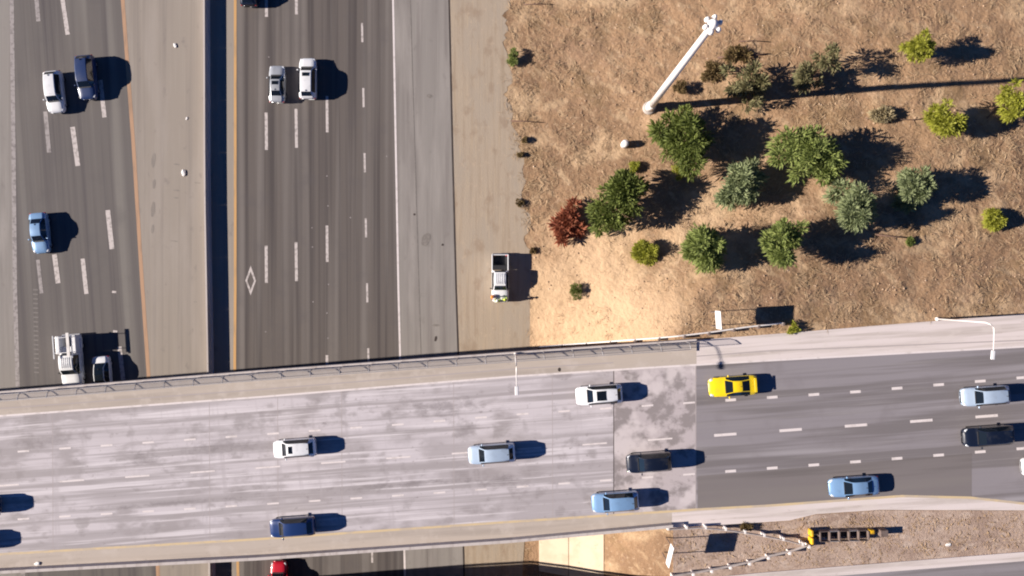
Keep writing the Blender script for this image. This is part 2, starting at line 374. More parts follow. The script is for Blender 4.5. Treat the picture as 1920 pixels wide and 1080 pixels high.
# carpool diamond
z = .0185; o4 = [(470, 498), (480, 526), (470, 554), (460, 526)]; i4 = [(470, 509), (476.4, 526), (470, 543), (463.6, 526)]
obj('diamond_marking', [P(x, y, z) for x, y in o4 + i4], [(k, 4 + k, 4 + (k + 1) % 4, (k + 1) % 4) for k in range(4)], paint_w, road_r)
def blob(name, px, py, rx, ry, rot, z, m, parent, n=22, sd_=1):
    v = []
    for k in range(n):
        t = 2 * math.pi * k / n; r = 1 + .25 * noise.noise((math.cos(t) * 1.5, math.sin(t) * 1.5, sd_))
        x, y = rx * r * math.cos(t), ry * r * math.sin(t)
        v.append(P(px + x * math.cos(rot) - y * math.sin(rot), py + x * math.sin(rot) + y * math.cos(rot), z))
    return obj(name, v, [tuple(range(n))[::-1]], m, parent)
blob('oil_stain', 799, 449, 8, 13, .4, .0185, stain_m, sh_r)
blob('oil_stain', 805, 180, 5, 4, .2, .0185, stain_m, sh_r, sd_=4)
blob('oil_stain', 817, 635, 2.5, 5, .2, .0185, tar, sh_r, sd_=5)
blob('oil_stain', 818, 610, 8, 2, 0, .0185, stain_m, sh_r, sd_=6)
blob('oil_stain', 830, 459, 2.2, 2.2, 0, .0185, tar, sh_r, sd_=7)
blob('oil_stain', 777, 402, 2.2, 2, 0, .0185, tar, sh_r, sd_=8)

soft_stain = mat('tyre_scuff', (.235, .208, .188), [((2, .6, 1), 0, 5, (.27, .24, .215), .45, .65, .9)], .9)
for k, (x_, y_, a_, b_) in enumerate(((288, 300, 4, 13), (289, 345, 3, 9), (287, 392, 4, 14), (286, 430, 3, 8), (331, 308, 6, 1.4), (331, 357, 6, 1.6), (330, 371, 5, 1.4), (326, 452, 7, 1.2), (370, 343, 7, 1), (366, 566, 3, 1.2))):
    blob('tyre_scuff', x_, y_, a_, b_, .1, .0185, soft_stain, med_l, 14, k)
# ------------------------------------------------------------------ overpass
def hstrip(name, upts, lpts, z, m, parent=None, x0=None, x1=None, drop=None):
    st = sorted(set([x0, x1] + [p[0] for p in upts if x0 < p[0] < x1] + [p[0] for p in lpts if x0 < p[0] < x1]))
    v = []
    for px in st: v += [P(px, poly(upts, px), z), P(px, poly(lpts, px), z)]
    f = [(2 * i, 2 * i + 1, 2 * i + 3, 2 * i + 2) for i in range(len(st) - 1)]
    if drop:
        n = len(v); v += [p - Vector((0, 0, drop)) for p in v]
        for i in range(len(st) - 1):
            a = 2 * i
            f += [(a, a + 2, n + a + 2, n + a), (a + 1, n + a + 1, n + a + 3, a + 3), (n + a, n + a + 2, n + a + 3, n + a + 1)]
        f += [(0, n, n + 1, 1), (n - 2, n - 1, 2 * n - 1, 2 * n - 2)]
    return obj(name, v, f, m, parent)
def off(pts, d): return [(x, y + d) for x, y in pts]
D_UP = [(0, 734), (480, 695), (960, 660), (1290, 637), (1480, 622), (1700, 604), (1920, 587)]
D_KERB = [(0, 751), (480, 716), (960, 680), (1290, 659), (1440, 652), (1920, 633)]
D_WH = [(0, 780), (480, 745), (960, 706), (1240, 688), (1440, 676), (1900, 651)]
D_YEL = [(0, 1039), (480, 1011), (960, 978), (1310, 955), (1440, 948), (1690, 930), (1820, 933), (1920, 944)]
D_LOW = [(0, 1076), (480, 1051), (960, 1018), (1260, 990), (1480, 976), (1530, 964), (1650, 956), (1920, 957)]
FARL, FARR = -1400, 3600
bridge = empty('overpass_bridge', P(480, 870, 0), 0, 'long pale concrete overpass carrying traffic across the freeway', 'bridge')
def kid(o, p):
    o.parent = p; o.matrix_parent_inverse = p.matrix_basis.inverted() if p.matrix_basis else Matrix.Identity(4)
    return o
def setp(o, p):                # world-space mesh under an unrotated empty
    o.parent = p; o.matrix_parent_inverse = Matrix.Translation(-p.location) if p.rotation_euler.z == 0 else p.matrix_basis.inverted()
    return o
setp(hstrip('deck_slab', D_UP, D_LOW, ZD - .01, conc, None, FARL, 1300, .55), bridge)
setp(hstrip('box_girder', off(D_UP, 22), off(D_LOW, -22), ZD - .57, conc, None, FARL, 1200, 1.15), bridge)
road_u = struct(hstrip('overpass_road', D_WH, D_YEL, ZD + .004, deck_m, None, FARL, 1150))
slab = struct(hstrip('approach_slab', D_WH, D_YEL, ZD + .004, slab_m, None, 1151.5, 1304))
road_ua = struct(hstrip('overpass_road_asphalt', D_WH, D_YEL, ZD + .004, asph_u, None, 1305.5, FARR))
hstrip('asphalt_patch', [(1305, 893), (1920, 842)], D_YEL, ZD + .008, asph_d, road_ua, 1308, 1822)
obj('expansion_joint', [P(1150, 690, ZD + .002), P(1152, 690, ZD + .002), P(1152, 1000, ZD + .002), P(1150, 1000, ZD + .002)], [(0, 3, 2, 1)], tar, slab)
obj('expansion_joint', [P(1303.5, 672, ZD + .002), P(1306, 672, ZD + .002), P(1306, 986, ZD + .002), P(1303.5, 986, ZD + .002)], [(0, 3, 2, 1)], joint_p, slab)
for jx in (98, 392, 520, 640, 850, 1035):
    obj('deck_joint', [P(jx, poly(D_WH, jx) + 2, ZD + .006), P(jx + 1, poly(D_WH, jx) + 2, ZD + .006), P(jx + 2, poly(D_YEL, jx) - 2, ZD + .006), P(jx + 1, poly(D_YEL, jx) - 2, ZD + .006)], [(0, 3, 2, 1)], joint_p, road_u)
sh_up = struct(hstrip('overpass_shoulder', D_KERB, D_WH, ZD + .003, conc_tan, None, FARL, 1306))
struct(hstrip('gutter_apron', off(D_UP, 2), D_WH, ZD + .003, conc_pale, None, 1306, FARR, .35))
sh_lo = struct(hstrip('overpass_lower_shoulder', D_YEL, D_LOW, ZD + .003, conc_tan, None, FARL, 1260))
struct(hstrip('overpass_lower_verge', D_YEL, D_LOW, ZD + .003, conc_pale, None, 1260, FARR, .3))
KL = [(0, 766), (480, 731), (960, 692), (1150, 680)]
hstrip('gutter_line', off(KL, -1), off(KL, 1), ZD + .008, joint_p, sh_up, FARL, 1150)
hstrip('gutter_line', [(1306, 667), (1440, 657), (1920, 637)], [(1306, 669), (1440, 659), (1920, 639)], ZD + .008, joint_p, sh_up, 1306, FARR)
hstrip('edge_line', off(D_WH, -1.8), off(D_WH, 1.8), ZD + .010, paint_ww, road_u, FARL, FARR)
hstrip('yellow_line', off(D_YEL, -2), off(D_YEL, 2.4), ZD + .010, paint_yd, road_u, FARL, FARR)
blob('drain_grate', 1049, 693, 3, 4, 0, ZD + .009, tar, sh_up, 8)
# lane markers and dashes on the deck
def ddash(px, py, ln, wd, m, parent, nm='lane_dash'):
    a, b = P(px - ln / 2, py + ln / 2 * .073, ZD + .012), P(px + ln / 2, py - ln / 2 * .073, ZD + .012)
    d = (b - a).normalized(); n_ = Vector((-d.y, d.x, 0)) * (wd / 2 * (H - ZD) / F)
    return obj(nm, [a - n_, a + n_, b + n_, b - n_], [(0, 3, 2, 1)], m, parent)
L1 = [(60, 845), (430, 819), (735, 797), (970, 777), (1370, 750), (1600, 735), (1835, 715)]
L2 = [(130, 902), (490, 877), (855, 850), (1105, 833), (1360, 815), (1728, 789)]
L3 = [(60, 972), (405, 951), (780, 927), (1090, 904), (1310, 888), (1590, 867), (1828, 848)]
for ln in (L1, L3):
    px = 1370 - 78 * 26
    while px < 2300:
        on = px < 1305
        ddash(px, poly(ln, px), 22 if on else 20, 3.4 if on else 5, paint_ww, road_u if on else road_ua, 'lane_marker'); px += 78
px = 1360 - 122.5 * 16
while px < 2300:
    on = px < 1305
    ddash(px, poly(L2, px), 46 if on else 42, 3.0 if on else 5, paint_ww, road_u if on else road_ua); px += 122.5
# kerb walk, parapets, columns
setp(hstrip('sidewalk_kerb', off(D_UP, 5.5), D_KERB, ZD + .16, conc_tan, None, FARL, 1306, .17), bridge)
setp(hstrip('parapet', D_UP, off(D_UP, 5.2), ZD + .75, barrier_m, None, FARL, 1306, .78), bridge)
setp(hstrip('parapet', off(D_LOW, -5.5), D_LOW, ZD + .80, barrier_m, None, FARL, 1262, .82), bridge)
for cpx in (-500, 398, 1010):
    for cpy in (760, 880, 1000):
        q = P(cpx, poly(D_UP, cpx) + (cpy - 720), ZD)
        gz = T(q.x, q.y, False)
        lathe('column', [(.75, gz - .2), (.75, ZD - 2.6), (1.0, ZD - 1.7)], conc, None, 16, (q.x, q.y, 0)).parent = None
        o = C.objects[-1]; setp(o, bridge)
aw = P(1165, 824, ZD)
setp(obj_bm('abutment', box_data((aw.x, aw.y, 3.9), (1.2, 17, 5.6), 0), conc, None), bridge)

# second overpass along the bottom of the view
E_UP = [(0, 1178), (560, 1135), (960, 1113), (1130, 1101), (1440, 1072), (1920, 1034)]
bridge2 = empty('overpass_bridge', P(480, 1300, 0), 0, 'second overpass at the bottom edge, only its dark shaded side showing', 'bridge')
setp(hstrip('deck_slab', E_UP, off(E_UP, 330), ZD - .01, conc, None, FARL, 1260, .55), bridge2)
setp(hstrip('box_girder', off(E_UP, 20), off(E_UP, 310), ZD - .57, conc, None, FARL, 1200, 1.15), bridge2)
setp(hstrip('parapet', E_UP, off(E_UP, 5), ZD + .75, barrier_m, None, FARL, 1262, .78), bridge2)
road_2 = struct(hstrip('second_overpass_road', off(E_UP, 18), off(E_UP, 330), ZD + .008, asph_u, None, FARL, FARR))
struct(hstrip('second_overpass_kerb', off(E_UP, 1), off(E_UP, 18), ZD + .004, conc_pale, None, 1262, FARR, .3))

struct(hstrip('gravel_gore', off(D_LOW, 1), off(E_UP, 0), ZD - .115, gore_m, None, 1262, 2600))
# slope paving: two slabs on the embankment between the overpasses
pav = empty('slope_paving', (6.5, -27.5, 0), 0, 'pale slope paving slabs on the embankment between the two overpasses', 'paving')
for xa, xb in ((3.15, 6.45), (6.52, 10.2)):
    v = []
    for x in (xa, xb):
        for y in (-33, -24): v.append(Vector((x, y, T(x, y, False) + .06)))
    v += [p - Vector((0, 0, .25)) for p in v]
    o = obj('slab', v, [(0, 2, 3, 1), (4, 5, 7, 6), (0, 1, 5, 4), (2, 6, 7, 3), (0, 4, 6, 2), (1, 3, 7, 5)], slope_m); setp(o, pav)

# ------------------------------------------------------------------ median barrier
bar = empty('median_barrier', P(393, 350, 0), 0, 'long concrete median barrier casting a dark shadow on the freeway', 'barrier')
bpts = sorted([(-900, poly(BAR, -900)), (2000, poly(BAR, 2000))] + BAR)
prof = [(-.33, 0), (-.33, .08), (-.17, .30), (-.09, .92), (.09, .92), (.17, .30), (.33, .08), (.33, 0)]
segs = []
py = -300
while py < 1300: segs.append((py, py + 97.7)); py += 98
for a, b in segs:                               # cast segments, joints showing
    v = []
    for yy in (a, b):
        c = P(poly(BAR, yy), yy, 0)
        v += [c + Vector((x, 0, z_ + .014)) for x, z_ in prof]
    n = len(prof); f = [(k, k + 1, n + k + 1, n + k) for k in range(n - 1)] + [tuple(range(n))[::-1], tuple(range(n, 2 * n))]
    setp(obj('barrier_segment', v, f, barrier_m), bar)

# ------------------------------------------------------------------ chain-link fence on the upper parapet
fence = empty('chain_link_fence', P(600, 690, ZD + .75), 0, 'chain-link fence with inward-leaning tops along the upper edge of the overpass', 'fence')
def fpt(px, inw, up): # inw metres toward the road, up metres above parapet top
    p = P(px, poly(D_UP, px) + 2.6, ZD); return p + Vector((inw * .075, -inw, .75 + up))
STP = 53.0; fx = [1283 - STP * k for k in range(0, 34)]
v, f = [], []
tube(v, f, [fpt(1283, 0, 0) - fpt(1283, 0, 0), fpt(1283, 0, 1.35) - fpt(1283, 0, 0), fpt(1283, .18, 1.62) - fpt(1283, 0, 0), fpt(1283, .62, 1.85) - fpt(1283, 0, 0)], [.045] * 4, 6)
p0 = obj('fence_post', v, f, galv); setp(p0, fence); p0.matrix_basis = Matrix.Translation(fpt(fx[0], 0, 0))
for x in fx[1:]:
    c = p0.copy(); C.objects.link(c); c.parent = fence; c.matrix_parent_inverse = p0.matrix_parent_inverse.copy(); c.matrix_basis = Matrix.Translation(fpt(x, 0, 0))
for inw, up in ((0, .08), (0.02, 1.35), (.62, 1.85)):
    pts = [fpt(x, inw, up) for x in sorted(fx)]
    setp(tubeo('fence_rail', pts, .028, galv, None, 6), fence)
for i in range(len(fx) - 1):
    a, b = fx[i + 1] + 1, fx[i] - 1; v = []
    for inw, up in ((0, .1), (0, 1.33), (.16, 1.6), (.6, 1.84)): v += [fpt(a, inw, up), fpt(b, inw, up)]
    setp(obj('mesh_panel', v, [(0, 1, 3, 2), (2, 3, 5, 4), (4, 5, 7, 6)], mesh_m), fence)

# ------------------------------------------------------------------ guardrails
def guardrail(name, pts, zfun, label, gap=1.9, h=.72, side=1, m=galv, pm=bark, group=None):
    """pts world xy; W-beam on posts"""
    pts = [Vector((p[0], p[1], 0)) for p in pts]
    g = empty(name, (pts[0].x, pts[0].y, zfun(pts[0].x, pts[0].y)), 0, label, 'guardrail', group)
    dense = []
    for i in range(len(pts) - 1):
        n = max(1, int((pts[i + 1] - pts[i]).length / .6))
        for k in range(n): dense.append(pts[i].lerp(pts[i + 1], k / n))
    dense.append(pts[-1])
    prof = [(-.04, -.16), (.05, -.10), (-.03, 0), (.05, .10), (-.04, .16), (-.07, .16), (-.07, -.16)]
    v = []; n = len(prof)
    for i, p in enumerate(dense):
        d = (dense[min(i + 1, len(dense) - 1)] - dense[max(i - 1, 0)]).normalized(); nn = Vector((-d.y, d.x, 0)) * side
        zz = zfun(p.x, p.y) + h - .16
        v += [p + nn * (a + .15) + Vector((0, 0, zz + b)) for a, b in prof]
    f = [(i * n + k, i * n + (k + 1) % n, (i + 1) * n + (k + 1) % n, (i + 1) * n + k) for i in range(len(dense) - 1) for k in range(n)]
    f += [tuple(range(n))[::-1], tuple((len(dense) - 1) * n + k for k in range(n))]
    setp(obj('beam', v, f, m), g)
    acc = 0; last = None; po = None
    for i, p in enumerate(dense):
        if last is None or (p - last).length >= gap:
            last = p; z0 = zfun(p.x, p.y)
            bm = box_data((p.x, p.y, z0 + h / 2 - .15), (.2, .34, h + .34)); setp(obj_bm('post', bm, pm), g)
    return g
def zT(x, y): return T(x, y, False)
guardrail('guardrail', [G(x, y, .7) for x, y in ((1010, 653), (1100, 646), (1180, 640), (1260, 634), (1330, 626), (1400, 616), (1470, 608))], lambda x, y: max(T(x, y), 0),
          'thin pale guardrail climbing the embankment beside the fence end and the sign', 2.0, .7, 1, galv_w, rust)
zg = lambda x, y: ZD - .13
galv_t = mat('dusty_steel', (.50, .44, .41), [((1, 1, 1), 0, 4, (.36, .30, .27), .45, .7, .7)], .6, metal=.2)
def Q(px, py): p = P(px, py, ZD + .5); return (p.x, p.y)
guardrail('guardrail', [Q(*a) for a in ((1252, 990), (1310, 987), (1360, 991), (1420, 1000), (1480, 1012), (1516, 1022))], zg,
          'upper weathered guardrail bowing from the overpass end to the yellow crash cushion', 1.9, .85, -1, galv_t, galv_w)
guardrail('guardrail', [Q(*a) for a in ((1262, 1082), (1312, 1074), (1345, 1068), (1405, 1056), (1440, 1045), (1480, 1036), (1516, 1024))], zg,
          'lower weathered guardrail rising from the bottom edge to the crash cushion', 1.9, .85, 1, galv_t, galv_w)

# ------------------------------------------------------------------ crash cushion
cc0 = P(1517, 1003, ZD)
cush = empty('crash_cushion', (cc0.x, cc0.y, ZD - .12), R(1.5), 'steel crash cushion with two yellow nose markers in the gore', 'crash cushion')
for s in (-1, 1):
    bm = box_data((0, s * .40, .55), (.30, .70, .9), .14, 3); obj_bm('nose_marker', bm, yellow_en, cush)
for k in range(6):
    x = .9 + k * 1.02
    box('diaphragm', (x, 0, .42), (.10, .95, .84), rust, cush)
    if k < 5:
        for s in (-1, 1): box('fender_panel', (x + .51, s * .53, .52), (1.0, .05, .5), galv if k % 2 else rust, cush, rot=(s * .03, 'Z'))
box('tail_plate', (6.4, .35, .5), (.5, .42, .6), yellow_en, cush, .1, 2)
box('base_track', (3.2, 0, .06), (6.4, .5, .10), dk_plastic, cush)
box('backup_block', (7.6, .2, .45), (.8, .7, .9), rust, cush, .03)

# ------------------------------------------------------------------ signs
def sign(px, py, zpost, hp, ph, pw, rz, label, zbase, tilt=0):
    c = P(px, py, zbase + zpost + ph / 2)
    s = empty('road_sign', (c.x, c.y, zbase), rz, label, 'sign')
    for sy in (-1, 1):
        box('post', (.07, sy * pw * .40, (zpost + ph) / 2 - .15), (.07, .08, zpost + ph + .3), rust, s)
    p_ = box('panel', (0, 0, zpost + ph / 2), (.05, pw, ph), white_en, s)
    for k in (-.3, .3): box('panel_rib', (.035, 0, zpost + ph / 2 + k * ph), (.03, pw * .95, .08), galv, s)
    return s
g_ = G(1352, 601)
sign(1347, 600, 2.1, 0, 1.75, 1.85, R(4), 'white roadside sign on two posts beside the asphalt bend, its shadow panel to the right', g_.z)
s2 = sign(1256, 1042, 2.0, 0, 1.35, 2.1, R(-14), 'white sign panel seen edge-on at the corner between the two overpasses', ZD - .13)

# ------------------------------------------------------------------ lamp posts
def street_lamp(base, rz, hgt, arm, label):
    s = empty('street_lamp', base, rz, label, 'street lamp')
    lathe('base_plate', [(.2, 0), (.2, .25), (.12, .4)], galv_w, s, 10)
    pts = [(0, 0, .2), (0, 0, hgt - 1.2), (0.15, 0, hgt - .5), (.5, 0, hgt - .12), (1.0, 0, hgt), (arm, 0, hgt + .12)]
    tubeo('pole', pts, [.10, .07, .06, .055, .05, .04], galv_w, s, 8)
    hd = box('lamp_head', (arm + .38, 0, hgt + .10), (.85, .34, .17), lamp_head, s, .07, 2)
    box('lens', (arm + .42, 0, hgt + .005), (.5, .24, .04), lamp_w, hd)
    return s
q = P(967, poly(D_UP, 967) + 4.6, ZD + .74)
street_lamp((q.x, q.y, ZD + .74), R(-89), 8.6, 2.15, 'slim white street lamp reaching over the overpass deck above the fence')
q = P(1756, 598, ZD - .2)
street_lamp((q.x, q.y, ZD - .3), R(-95), 8.9, 2.6, 'white street lamp on the verge at the right edge with curved arm')
q = P(10, 1090, ZD + .8)

# high mast lighting tower
b_ = G(1217, 203)
HM = 25.0
mast = empty('light_mast', (b_.x, b_.y, b_.z), 0, 'tall white high-mast light pole leaning over the dry slope with long shadow', 'light mast')
lathe('foundation', [(.75, -.4), (.75, .25), (.6, .3)], conc, mast, 20)
lathe('base_section', [(.52, .3), (.50, 1.6), (.40, 1.75)], white_en, mast, 20)
lathe('shaft', [(.42, 1.75), (.34, HM * .5), (.26, HM - .5), (.24, HM)], white_en, mast, 20)
hd_ = lathe('head_frame', [(.3, HM - .3), (.45, HM), (.3, HM + .35), (.1, HM + .5)], white_en, mast, 16)
for k in range(6):
    t = k * math.pi / 3 + .3
    x, y = math.cos(t), math.sin(t)
    tubeo('arm', [(x * .3, y * .3, HM), (x * .5, y * .5, HM)], .05, white_en, mast, 6)
    lathe('lamp', [(.12, .2), (.19, 0), (.22, -.22), (.20, -.26)], white_en, mast, 12, (x * .6, y * .6, HM))

# small white utility post and bollards
b_ = G(1170, 272)
ub = empty('utility_post', b_, 0, 'short round-topped white utility post on the dry slope below the light mast', 'post')
lathe('body', [(.42, -.2), (.42, .95), (.36, 1.12), (.2, 1.2)], white_en, ub, 16)
lathe('collar', [(.45, .55), (.45, .63)], galv, ub, 16)

# ------------------------------------------------------------------ vehicles
def half_section(w_, zl, zb, zr, wr):
    return [(w_ * .90, zl), (w_, zl + .14), (w_, zb - .13), (w_ * .965, zb), (wr, zr - .055), (wr * .88, zr - .012), (wr * .45, zr + .005), (0, zr + .01)]
def loft(st, L, W, glass):
    """st: (t, w, zlow, zb, zr, wr) from nose to tail. glass: dict of ranges. returns part -> (verts, faces)"""
    rings = []
    for t, w_, zl, zb, zr, wr in st:
        hs = half_section(w_ * W / 2, zl, zb, zr, wr * W / 2); x = L / 2 - t * L
        rings.append([Vector((x, -y, z_)) for y, z_ in hs] + [Vector((x, y, z_)) for y, z_ in hs[-2::-1]])
    n = len(rings[0]); parts = {}
    def put(nm, quad):
        v, f = parts.setdefault(nm, ([], []))
        b = len(v); v += quad; f.append(tuple(range(b, b + len(quad))))
    ts = [s[0] for s in st]
    for i in range(len(st) - 1):
        tm = (ts[i] + ts[i + 1]) / 2
        for k in range(n - 1):
            band = min(k, n - 2 - k); side = 'r' if k < n // 2 else 'l'
            quad = [rings[i][k], rings[i][k + 1], rings[i + 1][k + 1], rings[i + 1][k]]
            nm = 'body'
            if band >= 5:
                nm = 'roof'
                if tm < glass['ws'][0]: nm = 'hood'
                elif tm < glass['ws'][1]: nm = 'windshield'
                elif glass['rw'][0] < tm < glass['rw'][1]: nm = 'rear_window'
                elif tm >= glass['rw'][1]: nm = 'trunk_lid'
            elif band == 3 and glass['sw'][0] < tm < glass['sw'][1]: nm = 'side_window_' + side
            elif band == 4 and tm < glass['ws'][0]: nm = 'hood' if tm > .04 else 'body'
            put(nm, quad)
        put('underbody', [rings[i][0], rings[i + 1][0], rings[i + 1][-1], rings[i][-1]])
    put('body', rings[0][:]); put('body', rings[-1][::-1])
    out = {}
    for nm, (v, f) in parts.items():           # weld
        key = {}; nv = []; nf = []
        for face in f:
            idx = []
            for i in face:
                kk = tuple(round(c, 4) for c in v[i])
                if kk not in key: key[kk] = len(nv); nv.append(v[i])
                if not idx or idx[-1] != key[kk]: idx.append(key[kk])
            if len(set(idx)) >= 3: nf.append(tuple(dict.fromkeys(idx)))
        out[nm] = (nv, nf)
    return out
SEDAN = ([(0, .60, .36, .54, .58, .50), (.012, .74, .30, .60, .66, .62), (.045, .89, .24, .67, .745, .74), (.11, .97, .21, .74, .83, .80), (.20, 1, .20, .80, .90, .82), (.275, 1, .20, .85, .955, .80),
          (.30, 1, .20, .87, .99, .775), (.415, 1, .20, .91, 1.37, .635), (.47, 1, .20, .93, 1.43, .625), (.57, 1, .20, .94, 1.45, .625), (.68, 1, .20, .95, 1.41, .615), (.72, 1, .20, .95, 1.38, .61),
          (.84, 1, .21, .96, 1.07, .72), (.87, .99, .22, .95, 1.03, .76), (.95, .95, .26, .90, 1.0, .74), (.985, .88, .32, .82, .92, .68), (1, .74, .40, .66, .72, .55)],
         dict(ws=(.30, .415), rw=(.72, .84), sw=(.30, .84)))
SUV = ([(0, .62, .40, .62, .68, .52), (.012, .76, .34, .72, .80, .64), (.045, .90, .28, .82, .91, .76), (.11, .97, .25, .90, .99, .82), (.19, 1, .24, .95, 1.05, .84), (.235, 1, .24, .99, 1.10, .82),
        (.26, 1, .24, 1.0, 1.14, .80), (.355, 1, .24, 1.04, 1.58, .68), (.42, 1, .24, 1.05, 1.67, .67), (.55, 1, .24, 1.07, 1.70, .67), (.75, 1, .24, 1.08, 1.68, .66), (.87, 1, .24, 1.09, 1.62, .64),
        (.955, .97, .26, 1.08, 1.20, .72), (.975, .93, .30, 1.02, 1.12, .74), (.99, .86, .36, .90, 1.0, .66), (1, .74, .42, .72, .8, .55)],
       dict(ws=(.26, .355), rw=(.87, .955), sw=(.26, .90)))
SPORT = ([(0, .58, .30, .44, .47, .48), (.015, .74, .24, .50, .55, .62), (.06, .90, .19, .58, .64, .74), (.14, .98, .17, .65, .73, .80), (.25, 1, .17, .71, .80, .80), (.325, 1, .17, .75, .84, .77),
          (.35, 1, .17, .77, .87, .75), (.47, 1, .17, .80, 1.17, .58), (.53, 1, .17, .81, 1.22, .57), (.62, 1, .17, .83, 1.22, .565), (.66, 1, .17, .84, 1.19, .56),
          (.83, 1, .18, .86, .96, .62), (.90, .99, .20, .86, .92, .70), (.96, .95, .25, .82, .91, .72), (.99, .88, .32, .72, .80, .66), (1, .78, .36, .62, .68, .58)],
         dict(ws=(.35, .47), rw=(.66, .83), sw=(.35, .76)))
def wheel_mesh():
    prof = [(.20, -.11), (.30, -.115), (.335, -.09), (.34, 0), (.335, .09), (.30, .115), (.20, .11)]
    n = 18; v = []; f = []
    for r, y in prof:
        for k in range(n): v.append((r * math.cos(2 * math.pi * k / n), y, r * math.sin(2 * math.pi * k / n)))
    for i in range(len(prof) - 1):
        for k in range(n): f.append((i * n + k, (i + 1) * n + k, (i + 1) * n + (k + 1) % n, i * n + (k + 1) % n))
    me = bpy.data.meshes.new('tyre'); me.from_pydata(v, [], f); me.materials.append(tyre_m)
    v = []; f = []
    for y in (-.10, .10):
        for k in range(20):
            r = .205 if k % 4 < 3 else .12
            v.append((r * math.cos(2 * math.pi * k / 20), y, r * math.sin(2 * math.pi * k / 20)))
    f = [tuple(range(20)), tuple(range(20, 40))[::-1]] + [(k, (k + 1) % 20, 20 + (k + 1) % 20, 20 + k) for k in range(20)]
    mr = bpy.data.meshes.new('rim'); mr.from_pydata(v, [], f); mr.materials.append(rim_m)
    return me, mr
WT, WR = wheel_mesh()
def wheels(root, L, W, fx, rx, r=.34):
    for x in (fx, rx):
        for s in (-1, 1):
            wv = bpy.data.objects.new('wheel', WT); link(wv, root); wv.location = (x, s * (W / 2 - .115), r); k = r / .34; wv.scale = (k, 1, k)
            rm = bpy.data.objects.new('rim', WR); link(rm, wv)
def lights_mirrors(root, L, W, z_f, z_r, xm, zm, pm, lampx=.06):
    for s in (-1, 1):
        bm = box_data((L / 2 - lampx * L, s * W * .385, z_f), (.34, .24, .13), .05, 2, (s * -.35, 'Z')); obj_bm('headlight', bm, lamp_w, root, True)
        bm = box_data((-L / 2 + .10, s * W * .385, z_r), (.16, .34, .13), .04, 2, (s * .2, 'Z')); obj_bm('taillight', bm, lamp_r, root, True)
        bm = box_data((xm, s * (W / 2 + .09), zm), (.14, .22, .13), .04, 2); obj_bm('mirror', bm, pm, root, True)
def car(kind, px, py, zr, hd, pm, label, L=4.75, W=1.86, group=None, roof=None, sunroof=False, rails=False, hs=1.0, cat='car', spoiler=False):
    st, gl = kind
    st = [(t, w_, zl, zb * hs, zr_ * hs, wr) for t, w_, zl, zb, zr_, wr in st]
    c = P(px, py, zr + .6)
    root = empty({'car': 'car', 'suv': 'suv', 'sports car': 'sports_car'}[cat], (c.x, c.y, zr + .012), hd, label, cat, group)
    for nm, (v, f) in loft(st, L, W, gl).items():
        base = nm[:-2] if nm.startswith('side_window') else nm
        m = glass_m if 'wind' in nm else (roof if nm == 'roof' and roof else (dk_plastic if nm == 'underbody' else pm))
        obj(base, v, f, m, root, True)
    zroof = max(s[4] for s in st); zf = st[2][3]; zrr = st[-2][3] * .97
    wheels(root, L, W, L / 2 - .19 * L, -L / 2 + .19 * L)
    lights_mirrors(root, L, W, zf - .01, zrr - .06, L / 2 - (gl['ws'][0] + .05) * L, st[7][3] + .08, pm)
    i0 = [s_[0] for s_ in st].index(gl['ws'][0]); xw = L / 2 - gl['ws'][0] * L
    box('cowl', (xw + .07, 0, st[i0][4] - .005), (.12, W * st[i0][5] * .86, .05), dk_plastic, root, .01)
    box('grille', (L / 2 - .03, 0, st[1][3] - .12), (.10, W * .52, .16), dk_plastic, root, .02)
    box('antenna_fin', (-L / 2 + L * (1 - gl['rw'][0]) + .12, 0, zroof - .02), (.16, .05, .08), dk_plastic, root, .01)
    if sunroof:
        xc = L / 2 - (gl['ws'][1] + .10) * L
        box('sunroof', (xc - (.38 if sunroof == 2 else 0), 0, zroof + .004), (1.0 if sunroof == 2 else .42, W * (.5 if sunroof == 2 else .40), .03), glass_m, root, .01)
    if rails:
        for s in (-1, 1): tubeo('roof_rail', [(L / 2 - (gl['ws'][1] + .03) * L, s * W * .30, zroof - .06), (L / 2 - (gl['ws'][1] + .07) * L, s * W * .30, zroof + .05), (-L * .28, s * W * .30, zroof + .05), (-L * .32, s * W * .30, zroof - .05)], .025, rim_m, root, 6)
    if spoiler:
        box('spoiler', (-L / 2 + .28, 0, st[-3][4] + .10), (.24, W * .72, .04), pm, root, .01)
        for s in (-1, 1): box('spoiler_strut', (-L / 2 + .30, s * W * .25, st[-3][4] + .03), (.1, .04, .12), dk_plastic, root)
    return root
white_p = paintm('white', (.78, .79, .82)); silver_p = paintm('silver', (.50, .52, .55), .35); grey_p = paintm('grey', (.34, .36, .38), .3)
navy_p = paintm('navy', (.014, .035, .12)); black_p = paintm('black', (.006, .010, .024)); blue_p = paintm('light_blue', (.22, .38, .62), .2)
pale_p = paintm('pale_blue', (.44, .55, .70), .2); vblue_p = paintm('bright_blue', (.03, .13, .50), .1); yel_p = paintm('yellow', (.86, .62, .01)); red_p = paintm('red', (.55, .01, .03))
UPh, DN = R(90), R(-90)
